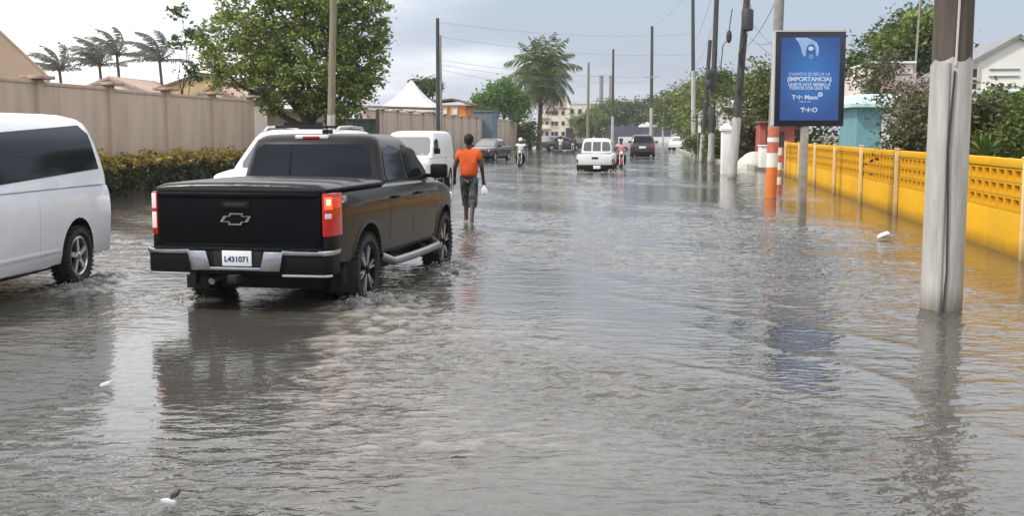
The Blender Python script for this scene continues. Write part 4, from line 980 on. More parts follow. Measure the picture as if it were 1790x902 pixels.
def stand(stride=.12, arm=.10):
    return dict(pelvis=(0,0,.97),waist=(0,.005,1.13),chest=(0,.0,1.33),neckb=(0,-.01,1.475),neck=(0,.0,1.545),head0=(0,.02,1.63),head1=(0,.012,1.705),
        shL=(-.185,-.005,1.43),elL=(-.275,-.05,1.15),wrL=(-.30,arm*.3,.90),shR=(.185,-.005,1.43),elR=(.265,-.06,1.14),wrR=(.285,.02,.885),
        hipL=(-.095,.0,.90),knL=(-.09,stride+.04,.50),anL=(-.085,stride-.02,.09),toL=(-.09,stride+.14,.03),hipR=(.095,0,.90),knR=(.085,-stride*.3+.03,.49),anR=(.08,-stride-.05,.11),toR=(.085,-stride+.10,.035),
        nose=(0,.115,1.625),heelL=(-.085,stride-.07,.04),heelR=(.08,-stride-.10,.06))
person('man in an orange shirt and camouflage shorts wading away beside the pickup', (-.85,22.66,-.07), -.1, stand(.20, .25), 'shirt_orange', 'shorts', False)
b = MB()
bag = MB(); rs = []
for (z, r) in ((0,.012),(-.03,.02),(-.07,.055),(-.13,.075),(-.18,.06),(-.20,.02)):
    rs.append([(r*cos(2*PI*k/10)*(1+.2*sin(3*k)), r*.7*sin(2*PI*k/10)*(1+.15*cos(2*k)), z) for k in range(10)])
bag.rings(rs); o = bag.build('plastic_bag', M['bag_white'], smooth=True); o.location = (-.85+.30,22.66-.03,.735); tag(o, 'small white plastic bag hanging from the hand of the man in orange', 'bag')

def sit(z0=.82):
    return dict(pelvis=(0,-.02,z0),waist=(0,-.02,z0+.16),chest=(0,.03,z0+.37),neckb=(0,.05,z0+.50),neck=(0,.07,z0+.565),head0=(0,.10,z0+.65),head1=(0,.095,z0+.72),
        shL=(-.185,.04,z0+.46),elL=(-.29,.20,z0+.26),wrL=(-.31,.42,z0+.25),shR=(.185,.04,z0+.46),elR=(.29,.20,z0+.26),wrR=(.31,.42,z0+.25),
        hipL=(-.10,.02,z0-.04),knL=(-.20,.40,z0-.10),anL=(-.19,.22,z0-.48),toL=(-.19,.36,z0-.53),hipR=(.10,.02,z0-.04),knR=(.20,.40,z0-.10),anR=(.19,.22,z0-.48),toR=(.19,.36,z0-.53),
        nose=(0,.195,z0+.645),heelL=(-.19,.17,z0-.53),heelR=(.19,.17,z0-.53))
def motorcycle(label, loc, rz, paint='red_lens'):
    t_ = thing('motorcycle', label, 'motorcycle', loc, rz)
    for nm, y in (('rear_wheel',-.60),('front_wheel',.64)):
        b = MB(); n = 22
        b.lathe([(.23,-.035),(.28,-.05),(.31,0),(.28,.05),(.23,.035),(.23,-.035)], n, cap=False); w = b.build(nm, M['rubber'], t_, smooth=True, loc=(0,y,.31))
        b = MB(); b.lathe([(.235,-.02),(.20,0),(.235,.02)], n, cap=False); b.lathe([(.05,-.06),(.05,.06)], 10)
        for k in range(10): a_ = 2*PI*k/10; b.tube([(0,.04*cos(a_),.04*sin(a_)),(0,.22*cos(a_),.22*sin(a_))], .006, 4)
        b.build('rim', M['alloy'], w)
    b = MB()
    b.tube([(0,.45,.86),(0,.1,.62),(0,-.1,.36),(0,-.55,.32)], .03, 8); b.tube([(0,.42,.82),(0,-.3,.74),(0,-.75,.80)], .028, 8); b.build('frame', M['iron'], t_)
    b = MB(); b.box((0,.08,.42), (.26,.34,.30)); b.lathe([(.10,-.16),(.10,.16)], 14, 'x', (0,-.02,.36)); b.build('engine', M['iron'], t_, bevel=.03)
    b = MB(); b.ball((0,.20,.80), (.14,.27,.13), 12, 8); b.build('fuel_tank', M[paint], t_, smooth=True)
    b = MB(); b.box((0,-.30,.79), (.24,.66,.09)); b.build('seat', M['black_plastic'], t_, bevel=.035)
    b = MB()
    for s in (-1,1): b.tube([(s*.09,.46,.88),(s*.09,.64,.31)], .022, 8)
    b.build('fork', M['alloy'], t_, smooth=True)
    b = MB(); b.tube([(-.38,.30,1.03),(-.22,.42,1.0),(0,.45,.95),(.22,.42,1.0),(.38,.30,1.03)], .016, 8); b.build('handlebar', M['iron'], t_)
    b = MB(); b.ball((0,.54,.90), (.10,.08,.10), 12, 8); b.build('headlamp', M['lens_clear'], t_, smooth=True)
    for s in (-1,1): b = MB(); b.tube([(s*.2,.40,1.0),(s*.24,.38,1.14)], .008, 5); b.ball((s*.26,.38,1.17),(.06,.015,.04),8,6); b.build('mirror', M['iron'], t_)
    for y, nm in ((.64,'front_fender'),(-.60,'rear_fender')):
        b = MB(); rs = []
        for k in range(9):
            an = .35+2.2*k/8; rs.append([(x_, y+rr_*cos(an), .31+rr_*sin(an)) for x_, rr_ in ((-.06,.335),(0,.35),(.06,.335),(0,.342))])
        b.rings(rs); b.build(nm, M[paint], t_, smooth=True)
    b = MB(); b.tube([(.14,.1,.28),(.16,-.3,.26),(.17,-.75,.36)], [.025,.035,.045], 8); b.build('exhaust', M['alloy'], t_, smooth=True)
    return t_
for (x, y, rz, lab, plab, sh, pt, he) in (
        (.46,61.6,PI-.1,'motorcycle coming towards the camera right of the maroon saloon','motorcycle rider in a white shirt coming towards the camera','shirt_white','iron','white_band'),
        (4.55,108,PI-.1,'left motorcycle of the pair near the cream apartment building','rider with a pale shirt on the left motorcycle of the far pair','shirt_white','iron','iron'),
        (5.7,107,PI-.15,'right motorcycle of the pair near the cream apartment building','dark dressed rider on the right motorcycle of the far pair','shirt_dark','iron',None),
        (5.55,58.5,PI-.05,'motorcycle passing close to the right side of the old white pickup','rider in a pink shirt passing the old white pickup','shirt_pink','red_lens',None)):
    motorcycle(lab, (x, y, -.14), rz, pt)
    person(plab, (x+sin(rz)*.12, y-cos(rz)*.12, -.14), rz, sit(), sh, 'trousers', True, helmet=he, sub=1)

# ------------------------------------------------------------------ utility poles
def pole(name, label, base, top, r0, r1, m, z0=-.45, paint=None, paint_m='pole_white', group=None, n=14):
    """base, top are (x, y); heights from z0 to top[2]"""
    t_ = thing(name, label, 'utility pole', (base[0], base[1], 0), 0, group)
    dx, dy, H = top[0]-base[0], top[1]-base[1], top[2]
    def at_(z): f = z/H; return (dx*f, dy*f, z), r0+(r1-r0)*f
    b = MB(); ks = [z0, 0, H*.25, H*.5, H*.75, H]; b.tube([at_(z)[0] for z in ks], [at_(z)[1] for z in ks], n); b.build('pole_shaft', M[m], t_, smooth=True)
    if paint:
        b = MB(); ring = []; r_ = random.Random(hash(label) % 99 if False else len(label))
        rs = []
        for z, j in ((z0+.01,0),(paint*.5,0),(paint-.12,0),(paint,.05)):
            c, rr_ = at_(z)
            rs.append([(c[0]+(rr_+.008)*cos(2*PI*k/20), c[1]+(rr_+.008)*sin(2*PI*k/20), z+(r_.uniform(-j,j))) for k in range(20)])
        c, rr_ = at_(paint); rs.append([(c[0]+(rr_-.01)*cos(2*PI*k/20), c[1]+(rr_-.01)*sin(2*PI*k/20), paint-.02) for k in range(20)])
        b.rings(rs); b.build('painted_base', M[paint_m], t_, smooth=True)
    return t_, at_
# nearest pole, right
t_, at_ = pole('utility_pole', 'thick brown pole with whitewashed lower half and a cable down it, nearest of all', (4.30,11.35), (4.33,11.35,8.5), .193,.178, 'pole_wood', paint=2.44, n=24)
b = MB(); pts = []
for z in (-.3,.4,1.0,1.6,2.2,2.35): c, r = at_(z); pts.append((c[0]-.055+.02*sin(z*3), -r-.012, z))
b.tube(pts, .011, 6); b.build('split_seam', M['crack'], t_)
b = MB(); pts = []
for z in (2.40,3.0,3.6,4.4,6.0,8.4): c, r = at_(z); pts.append((c[0]-.03+.008*sin(z*5), -r-.008, z))
b.tube(pts, .012, 6); b.build('ground_wire', M['conduit'], t_)
b = MB(); pts = []
for z in (-.3,.5,1.2,1.7,2.43): c, r = at_(z); pts.append((c[0]-.105, -r*.93, z+0))
b.tube(pts, [.034,.033,.032,.03,.026], 10); b.build('half_round_guard', M['pole_white'], t_, smooth=True)
# orange and white banded pole
t_, at_ = pole('utility_pole', 'grey concrete pole with orange and white painted bands behind the blue sign', (7.10,31.43), (7.30,31.43,9.5), .155,.12, 'pole_grey')
for (z0, z1, m) in ((-.42,.83,'orange'),(.83,1.22,'white_band'),(1.22,1.52,'red_band'),(1.52,1.64,'white_band'),(1.64,1.92,'red_band')):
    b = MB(); rs = []
    for z in (z0,z1): c, r = at_(max(z,-.4)); rs.append([(c[0]+(r+.006)*cos(2*PI*k/20), (r+.006)*sin(2*PI*k/20), z) for k in range(20)])
    b.rings(rs); b.build('painted_band', M[m], t_, smooth=True)
# leaning pole with transformers
t_, at_ = pole('utility_pole', 'leaning wooden pole carrying a transformer with a pale painted foot', (8.56,44.64), (9.12,44.64,8.8), .17,.12, 'pole_dark', paint=2.35)
c, r = at_(6.0)
b = MB(); b.lathe([(.19,-.40),(.23,-.36),(.23,.34),(.20,.40),(.06,.45)], 16, 'z', (c[0]+.02,c[1]-.36,6.05)); tr_ = b.build('transformer', M['iron'], t_, smooth=True)
for dx in (-.1,.1): b = MB(); b.lathe([(.03,0),(.045,.05),(.03,.10),(.045,.15),(.02,.2)], 8, 'z', (c[0]+dx,c[1]-.36,6.45)); b.build('bushing', M['roof_brown'], tr_)
b = MB(); b.box((c[0],c[1],7.6), (2.0,.11,.13)); b.build('crossarm', M['pole_dark'], t_)
for dx in (-.95,-.5,.5,.95): b = MB(); b.lathe([(.03,0),(.05,.05),(.03,.10),(.05,.14),(.02,.18)], 8, 'z', (c[0]+.02+dx,c[1],7.67)); b.build('insulator', M['roof_brown'], t_)
b = MB(); b.ball((c[0]-.62,c[1]-.1,5.45), (.11,.11,.26), 10, 8); b.tube([(c[0]-.62,c[1]-.1,5.4),(c[0]-.85,c[1]-.1,5.1),(c[0]-.9,c[1],4.2)], .02, 5); b.tube([(c[0]-.62,c[1]-.1,5.7),(c[0]-.5,c[1],6.5)], .02, 5); b.build('cut_out_fuse', M['iron'], t_, smooth=True)
for q in range(5):
    c2, r2 = at_(3.4+.5*q); b = MB(); b.tube([(c2[0]-.1,c2[1]-.16,3.3+.55*q),(c2[0]+.16*sin(q*2.1),c2[1]-.2,3.7+.55*q),(c2[0]+.05,c2[1]-.17,4.1+.55*q)], .035, 6); b.build('cable_bundle', M['iron'], t_, smooth=True)
# the other poles: name, base, top, radii, material, painted height
for lab, base, top, r0, r1, m, pt in (
        ('olive wooden pole with a white foot rising in front of the big leafy tree', (-6.36,40.0), (-6.02,40.0,9.2), .14,.11,'pole_olive',2.4),
        ('dark thin pole rising between the white tent and the orange house', (-4.82,75.0), (-4.80,75.0,9.15), .14,.11,'pole_dark',None),
        ('slim grey pole just behind the dark pole near the white tent', (-4.95,80.2), (-4.95,80.2,8.5), .10,.08,'pole_grey',None),
        ('dark pole with a pale foot, right one of a close pair on the right verge', (11.75,67.9), (11.98,67.9,13.0), .18,.13,'pole_dark',1.75),
        ('dark pole with a pale foot, left one of a close pair on the right verge', (11.62,70.6), (12.05,70.6,7.4), .14,.12,'pole_dark',1.75),
        ('tall grey pole with a pale lower half beside the kerb beyond the close pair', (15.95,101), (15.65,101,14.6), .20,.14,'pole_dark',7.2),
        ('tall dark pole rising behind the dark off road car', (15.6,129), (15.55,129,13.6), .20,.15,'pole_dark',4.6),
        ('slender dark pole rising above the trees beside the twin chimneys', (13.1,150), (13.1,150,12.6), .19,.14,'pole_dark',4.0),
        ('brown wooden pole in front of the cream apartment building', (10.2,155), (10.25,155,11.2), .22,.15,'pole_olive',None),
        ('thin pale lamp pole among the far trees', (25.3,193), (25.3,193,7.9), .16,.12,'pole_white',None),
        ('thin grey mast behind the bushes right of the blue sign', (20.9,60.5), (21.2,60.5,8.9), .07,.05,'pole_grey',None)):
    tt, aa = pole('utility_pole', lab, base, top, r0, r1, m, paint=pt)
    if 'tall dark pole' in lab:
        b = MB(); b.box((0,-.2,8.0), (1.6,.1,.12)); b.build('crossarm', M['pole_white'], tt)
    if 'right one' in lab:
        for z in (4.6,5.2): b = MB(); b.ball((-.25,-.25,z), (.18,.16,.32), 8, 6); b.build('cable_coil', M['iron'], tt, smooth=True)
def wire(label, p0, p1, sag=.6, r=.012):
    b = MB(); p0 = Vector(p0); p1 = Vector(p1); pts = []
    for i in range(17): f = i/16; q = p0.lerp(p1, f); q.z -= sag*4*f*(1-f); pts.append(q)
    b.tube(pts, r*.62, 4); tag(b.build('power_line', M['wire']), label, 'wire', 'overhead wires')
wire('wire from the top of the dark left pole across to the kerbside pole', (-4.8,75,8.9), (15.7,101,10.4), .5, .014)
wire('wire a little below the top one crossing from the dark left pole', (-4.8,75,8.0), (15.7,101,8.6), .5, .014)
wire('low wire crossing from the dark left pole to the tall pole behind the dark car', (-4.8,75,6.5), (15.55,129,8.0), .4, .016)
wire('lower parallel wire crossing to the tall pole behind the dark car', (-4.8,75,6.2), (15.55,129,7.5), .5, .016)
wire('high wire from the olive pole across the road to the kerbside pole', (-6.03,40,8.9), (15.7,101,13.9), .4, .012)
wire('wire along the right verge from the kerbside pole to the tall dark pole', (15.66,101,14.3), (15.55,129,13.5), .3, .014)
wire('wire along the right verge from the tall dark pole to the slender pole', (15.55,129,13.2), (13.1,150,12.4), .3, .014)
wire('wire from the slender pole to the brown pole at the apartments', (13.1,150,9.6), (10.25,155,9.4), .15, .016)
wire('wire from the dark left pole down the street to the brown pole', (-4.8,75,5.9), (10.25,155,8.0), .5, .016)
wire('wire from the transformer pole up to the right pole of the close pair', (9.0,44.64,6.6), (11.9,67.9,11.0), .25, .014)
wire('slack cable from the transformer pole to the banded concrete pole', (8.95,44.64,5.7), (7.22,31.43,4.35), .35, .018)
wire('second slack cable sagging from the transformer pole to the banded pole', (8.9,44.64,5.0), (7.25,31.43,5.6), .25, .018)
wire('taut cable climbing from the transformer pole to the banded pole', (9.1,44.64,7.55), (7.28,31.43,7.2), .2, .016)
wire('cable running from the transformer pole into the trees on the right', (8.95,44.64,5.6), (14.5,52,3.4), .2, .018)
wire('uppermost wire from the banded pole back to the close pair of poles', (7.3,31.43,8.6), (11.95,67.9,12.2), .5, .016)
wire('wire under the uppermost one from the banded pole to the close pair', (7.28,31.43,7.9), (11.9,67.9,9.9), .7, .016)
wire('drooping service wire from the transformer pole over the yellow wall', (9.0,44.64,6.2), (15.2,51,3.1), .5, .014)
wire('wire from the close pair of poles to the kerbside pole', (11.9,67.9,10.6), (15.75,101,9.6), .5, .016)
wire('lower wire from the close pair of poles to the kerbside pole', (11.85,67.9,8.4), (15.8,101,7.6), .6, .016)
wire('thin service wire from the close pair of poles down to the white shop', (11.85,67.9,7.0), (14.6,75,3.6), .3, .014)
wire('wire across the sky above the beige wall on the left', (-26,60,8.8), (-6.02,40,7.9), .8, .012)

# ------------------------------------------------------------------ blue advertising sign on a post
sg = thing('advertising_sign', 'blue poster sign in a dark frame on a single post in the water', 'sign', (6.07,23.9,0), -.02)
b = MB(); b.box((0.0,.0,.75), (.15,.15,2.5)); b.build('sign_post', M['steel_post'], sg, bevel=.015)
b = MB(); b.box((.06,0,2.865), (1.44,.20,1.93)); fr = b.build('sign_frame', M['sign_frame'], sg, bevel=.02)
b = MB(); b.box((.06,0,3.84), (1.46,.22,.03)); b.build('frame_top_trim', M['conduit'], sg)
b = MB(); b.box((-.67,.0,2.865), (.03,.21,1.90)); b.build('frame_side_trim', M['conduit'], sg)
b = MB(); b.box((.06,-.098,2.865), (1.20,.02,1.69)); po = b.build('poster', M['sign_blue'], sg)
def flat(nm, poly, m, y=-.110, d=.003):
    b = MB(); b.prism(poly, lambda q, v: (q[0]+.06, v, q[1]+2.865), y, y-d); return b.build(nm, M[m], po)
flat('hand_print', [(-.33,.84),(-.25,.74),(-.20,.62),(-.17,.50),(-.13,.455),(-.095,.47),(-.10,.56),(-.08,.65),(-.04,.70),(.04,.71),(.09,.65),(.105,.55),(.11,.46),(.15,.475),(.165,.56),(.16,.66),(.11,.75),(.02,.80),(-.08,.84)], 'sign_hand')
flat('ring_print', [(.0+.055*cos(k*PI/8), .62+.045*sin(k*PI/8)) for k in range(16)], 'sign_text', -.113)
flat('ring_print', [(.01+.04*cos(k*PI/6), .455+.045*sin(k*PI/6)) for k in range(12)], 'sign_hand', -.113)
flat('ring_hole', [(.01+.022*cos(k*PI/6), .455+.026*sin(k*PI/6)) for k in range(12)], 'sign_mid', -.1165, .001)
for (tx, z, s, bo) in (('CUANTO ES BELLA LA', .10, .085, .0), ('(IMPORTANCIA)', -.005, .125, .004), ('UNETE HOY MISMO A', -.115, .088, .002), ('TODOS LOS QUE YA', -.185, .088, .002), ('. . . . . .', -.25, .05, 0)):
    text_mesh(tx, s, M['sign_text'], 'poster_lettering', po, (.05,-.110,2.865+z), (PI/2,0,0), .002, bold=bo)
text_mesh('Tele Maxo', .125, M['sign_text'], 'poster_lettering', po, (-.03,-.110,2.865-.375), (PI/2,0,0), .002, bold=.004)
text_mesh('Telecom Sur', .05, M['sign_text'], 'poster_lettering', po, (-.03,-.110,2.865-.46), (PI/2,0,0), .002)
text_mesh('TeleO', .13, M['sign_text'], 'poster_lettering', po, (.06,-.110,2.865-.635), (PI/2,0,0), .002, bold=.004)
flat('rule_print', [(-.20,-.60),(-.09,-.60),(-.09,-.608),(-.20,-.608)], 'sign_text')
for k in range(6):
    a_ = k*PI/3; cx, cz = .22+.034*cos(a_), -.315+.034*sin(a_)
    flat('logo_petal', [(cx+.02*cos(j*PI/4), cz+.02*sin(j*PI/4)) for j in range(8)], 'sign_text')
# red and white post beside the banded pole
t_ = thing('marker_post', 'short red and white banded post beside the orange pole', 'post', (8.05,34.6,0), 0)
for k in range(6): b = MB(); b.lathe([(.085,-.4 if k == 0 else k*.22),(.085,(k+1)*.22)], 12, 'z'); b.build('painted_band', M['white_band' if k % 2 else 'red_band'], t_, smooth=True)

# ------------------------------------------------------------------ litter on the water
t_ = MB(); rs = []
for k, (x, r, h) in enumerate(((-.16,.01,.01),(-.12,.06,.05),(-.04,.085,.085),(.03,.07,.10),(.08,.045,.05),(.15,.012,.02),(.17,.004,.012))):
    rs.append([(x+.01*sin(j*2.3+k), r*cos(2*PI*j/9)*(1+.2*sin(j*1.7+k)), .012+h*.5+h*.6*sin(2*PI*j/9)) for j in range(9)])
t_.rings(rs); o = t_.build('plastic_bag', M['bag_white'], smooth=True); o.location = (6.15,18.75,.03); o.rotation_euler = (0,0,.3); tag(o, 'crumpled white plastic bag floating below the yellow wall', 'bag')
t_ = thing('litter', 'white scrap with a dark wet leaf floating at the bottom left', 'litter', (-1.60,5.20,.03), .4)
b = MB(); b.prism([(-.045,-.02),(.015,-.03),(.03,.0),(-.01,.018)], lambda q, z: (q[0], q[1], z+q[0]*-.3), -.004, .016); b.build('paper_scrap', M['bag_white'], t_, bevel=.003)
b = MB(); b.prism([(.0,.0),(.035,-.01),(.05,.02),(.03,.04),(.005,.03)], lambda q, z: (q[0], q[1], z+q[0]*.5), .01, .035); b.build('leaf', M['litter_dark'], t_, bevel=.003)
b = MB(); b.prism([(-.04,-.02),(.03,-.025),(.04,.01),(-.01,.03)], lambda q, z: (q[0], q[1], z+q[0]*.3), -.004, .018); o = b.build('litter', M['bag_white'], bevel=.003); o.location = (-2.79,7.73,.03); tag(o, 'tiny white scrap floating left of the dark reflection', 'litter')
for (x, y, lab) in ((-.29,6.02,'floating twig trailing the larger ripple near the bottom centre'),):
    b = MB(); b.tube([(-.04,0,.008),(-.01,.01,.012),(.02,.0,.010),(.045,.012,.008)], [.004,.006,.005,.003], 6)
    o = b.build('twig', M['litter_dark'], smooth=True); o.location = (x,y,0); tag(o, lab, 'twig')

# ------------------------------------------------------------------ left side: hedge, big tree, palms, houses
hl = []; y = 24.0
while y < 49: hl.append((wall_l(y)+.95-wall_l(36), y-36, .52+random.uniform(-.05,.06), .62, .75, .50)); y += .85
ht = [(l[0], l[1], l[2]+.42, .55, .75, .20) for l in hl]
tree('hedge', 'long clipped hedge with dark lower leaves and golden tips along the beige wall', (wall_l(36),36,0), hl, 17000, .13, M['leaf_hedge'], cat='hedge', clump=.13, per=18, seed=11, limbs=False, tr=.05, flat=.8, droop=0, foliage='foliage', extra=[(ht, 6500, .13, M['leaf_gold'], 'golden_tips')])
tree('shade_tree', 'big olive green leafy tree spreading above the gateway', (-8.75,48.5,0),
    [(-2.7,0,5.4,1.7,1.8,1.7),(-1.3,-.4,6.9,2.0,1.9,1.9),(.5,-.5,7.6,2.1,2.1,2.0),(2.0,.2,6.6,1.7,1.8,1.8),(2.0,0,4.6,1.4,1.6,1.5),(.3,-.9,4.6,1.9,1.8,1.5),(-1.4,-.4,4.2,1.5,1.6,1.3),(1.3,-.3,3.1,1.4,1.4,1.0),(-.6,.2,3.3,1.4,1.4,.9),(-3.5,0,4.3,.5,.6,.9),(2.7,.2,5.4,.9,1.0,1.2),(2.2,0,3.6,.8,1.0,.9)],
    38000, .165, M['leaf_main'], trunk=(.15,0,2.3), clump=.165, per=34, seed=21, tr=.24)
tree('leaning_branch', 'drooping leaf sprays of a thin tree at the left edge of the big tree', (-14.2,49.5,0), [(.6,0,6.0,.35,.4,.35),(-.1,0,5.6,.3,.3,.25),(.1,0,6.9,.3,.3,.25),(.5,0,4.3,.4,.4,.4)], 620, .2, M['leaf_dark'], clump=.16, per=20, seed=23, tr=.05)
for i, (x, yy, H, L, wnd, lab) in enumerate(((-23.2,60,4.9,1.9,(-1.35,.1),'windswept palm nearest the gable at the far left'), (-21.3,60.5,5.2,2.4,(-1.35,.1),'windswept palm second from the left gable'),
        (-20.2,60,5.7,2.0,(-1.35,.1),'windswept tall palm with a bare trunk second from the right'), (-18.0,60,5.4,2.2,(-1.35,.1),'windswept palm standing alone nearest the big tree'))):
    palm(lab, (x,yy,.1), H, L, 12, 'windswept palms behind the beige wall', wnd, (-.25,0), ('frond_far','frond_far'), 0, seed=31+i, tr=.11, w=.7, ups=(.1,1.4))
palm('tall coconut palm at the end of the beige wall', (3.15,134,0), 8.9, 4.7, 54, None, (0,0), (.4,0), ('frond','frond_dry'), 9, seed=44, tr=.30, ups=(-1.1,1.45), w=1.35)
tree('undergrowth', 'thick dark trunk growth at the foot of the coconut palm', (2.2,133,0), [(0,0,1.6,.9,.9,1.5),(-.9,.3,1.6,.9,.8,1.4)], 1500, .35, M['leaf_olive'], cat='plant', clump=.3, per=20, seed=47, foliage='foliage')
tree('shrub_tree', 'bright green bushy tree left of the coconut palm', (-1.0,128,0), [(-1.5,0,5.2,1.8,1.8,1.6),(.8,0,5.4,2.0,1.8,1.6),(-.2,0,6.6,1.5,1.5,1.2),(1.6,0,4.2,1.4,1.5,1.2),(-2.6,0,4.2,1.3,1.3,1.1)], 7000, .34, M['leaf_bright'], clump=.34, per=24, seed=51)
tree('dark_treetop', 'small dark tree poking up behind the white tent', (-7.3,101,0), [(0,0,5.6,1.0,.9,.8),(.7,0,6.0,.5,.5,.7),(-.7,0,6.3,.6,.5,.4)], 1500, .26, M['leaf_dark'], clump=.2, per=20, seed=55)
def gabled(name, label, c, rz, w, d, h, rise, wm, rm, over=.3, roof_t=.12):
    """gable faces -y"""
    t_ = thing(name, label, 'house', c, rz)
    b = MB(); b.prism([(-w/2,-.3),(w/2,-.3),(w/2,h),(0,h+rise),(-w/2,h)], lambda q, y: (q[0], y, q[1]), -d/2, d/2); b.build('wall', M[wm], t_)
    for s in (-1,1):
        sl_ = math.hypot(w/2, rise); an = math.atan2(rise, w/2); L_ = sl_+over
        b = MB(); b.box((s*(w/4+over*.35*cos(an)), 0, h+rise/2-over*.35*sin(an)+roof_t*.55/cos(an)), (L_, d+2*over*.5, roof_t), ry=s*an); b.build('roof', M[rm], t_)
    return t_
def win(t_, c, w, h, axis='y', m='window_dark', fm='frame_cream'):
    """window on a face looking along -axis"""
    if axis == 'y':
        b = MB()
        for s in (-1,1): b.box((c[0]+s*(w/2), c[1]-.02, c[2]), (.08,.12,h+.16)); b.box((c[0], c[1]-.02, c[2]+s*(h/2)), (w-.08,.10,.08))
        f = b.build('window', M[fm], t_); b = MB(); b.box((c[0], c[1]-.005, c[2]), (w-.06,.05,h-.06)); b.build('pane', M[m], f)
    else:
        b = MB()
        for s in (-1,1): b.box((c[0]-.02, c[1]+s*(w/2), c[2]), (.12,.08,h+.16)); b.box((c[0]-.02, c[1], c[2]+s*(h/2)), (.10,w-.08,.08))
        f = b.build('window', M[fm], t_); b = MB(); b.box((c[0]-.005, c[1], c[2]), (.05,w-.06,h-.06)); b.build('pane', M[m], f)
    return f
gabled('gabled_house', 'beige house whose gable slope rises at the far left edge', (-17.6,34.9,0), .42, 6.6, 5.5, 3.3, 3.4, 'house_beige', 'house_beige', .05, .06)
t_ = gabled('ochre_house', 'ochre house with a low roof peeping left of the big tree', (-15.0,60,0), -.12, 4.4, 6, 3.9, .7, 'ochre_wall', 'roof_brown'); win(t_, (-.8,-3,3.2), .9, .7)
gabled('pink_roofed_house', 'low house with a faded pink roof behind the left palms', (-19.0,58,0), -.12, 5.5, 5, 3.35, 1.0, 'pink_wall', 'roof_pink')
gabled('pale_house', 'pale low house behind the wall under the leftmost leaves', (-13.5,55,0), -.12, 2.4, 4, 3.3, .5, 'cream_wall', 'roof_pink')
# gateway between the two stretches of wall
t_ = thing('gate_house', 'pale gate building with a dark brown door set back between the two walls', 'building', (-11.6,60,0), -.1)
b = MB(); b.box((0,0,1.3), (5.2,3,3.1)); b.build('wall', M['pink_wall'], t_); b = MB(); b.box((-.1,-.3,2.92), (5.8,3.9,.14)); b.build('roof', M['roof_brown'], t_)
b = MB(); b.box((-1.55,-1.52,1.25), (1.0,.08,2.3)); b.build('door', M['garage'], t_)
for x in (-2.3,-.8): b = MB(); b.box((x,-1.75,1.4), (.14,.14,2.9)); b.build('porch_post', M['white_wall'], t_)
win(t_, (.6,-1.5,1.9), .9, .9); win(t_, (1.9,-1.5,1.9), .7, .9)
t_ = thing('metal_gate', 'dark green sheet metal gate right of the white footed pole', 'gate', (-8.35,58.5,0), -.12)
for k in range(6): b = MB(); b.box((-1.5+.5*k+.25,0,1.2), (.485,.05,2.6)); b.build('gate_sheet', M['gate_green'], t_)
for z in (.3,1.3,2.45): b = MB(); b.box((0,-.045,z), (3.0,.04,.07)); b.build('gate_rail', M['iron'], t_)
for x in (-1.56,1.56): b = MB(); b.box((x,0,1.4), (.16,.16,3.1)); b.build('gate_post', M['pole_dark'], t_)
# tent, orange house, blue grey block
t_ = thing('tent', 'white peaked tent top rising behind the beige wall', 'tent', (-8.0,92,0), -.12)
b = MB(); rs = []
for (f, z) in ((1.0,3.45),(1.0,3.72),(.78,4.05),(.5,4.6),(.25,5.25),(.06,5.85),(.015,5.95)):
    rs.append([(2.2*f*sx, 2.2*f*sy, z) for sx, sy in ((-1,-1),(0,-1.0),(1,-1),(1,0),(1,1),(0,1),(-1,1),(-1,0))])
b.rings(rs); b.build('canopy', M['tent'], t_, smooth=True, ang=25)
for sx in (-1,1):
    for sy in (-1,1): b = MB(); b.tube([(2.1*sx,2.1*sy,0),(2.1*sx,2.1*sy,3.6)], .04, 6); b.build('leg', M['iron'], t_)
t_ = thing('long_shed', 'low brown roofed shed along the wall beneath the white tent', 'shed', (-8.4,84,0), -.12)
b = MB(); b.box((0,0,1.5), (5.4,3,3.2)); b.build('wall', M['roof_brown'], t_); b = MB(); b.box((0,0,3.62), (6.2,4.0,.12), ry=.03); b.build('roof', M['roof_brown'], t_)
for k in range(4): win(t_, (-2+1.3*k,-1.5,2.85), .8, .55)
t_ = thing('orange_house', 'orange house with a dark eave behind the beige wall', 'house', (-4.95,100,0), -.12)
b = MB(); b.box((0,0,2.0), (2.6,4,4.3)); b.build('wall', M['orange_wall'], t_); b = MB(); b.prism([(-1.7,4.55),(.2,4.72),(1.8,4.25),(1.8,4.12),(.2,4.58),(-1.7,4.42)], lambda q, y: (q[0], y, q[1]), -2.4, 2.4); b.build('roof', M['roof_brown'], t_)
win(t_, (-.6,-2,3.65), .5, .55, m='cream_wall'); win(t_, (.3,-2,3.65), .5, .55, m='cream_wall')
t_ = thing('flat_roofed_building', 'blue grey flat roofed block right of the orange house', 'building', (-2.7,108,0), -.12)
b = MB(); b.box((0,0,1.8), (2.2,4,3.9)); b.build('wall', M['slate'], t_); b = MB(); b.box((0,0,3.8), (2.4,4.2,.12)); b.build('roof_slab', M['slate'], t_)

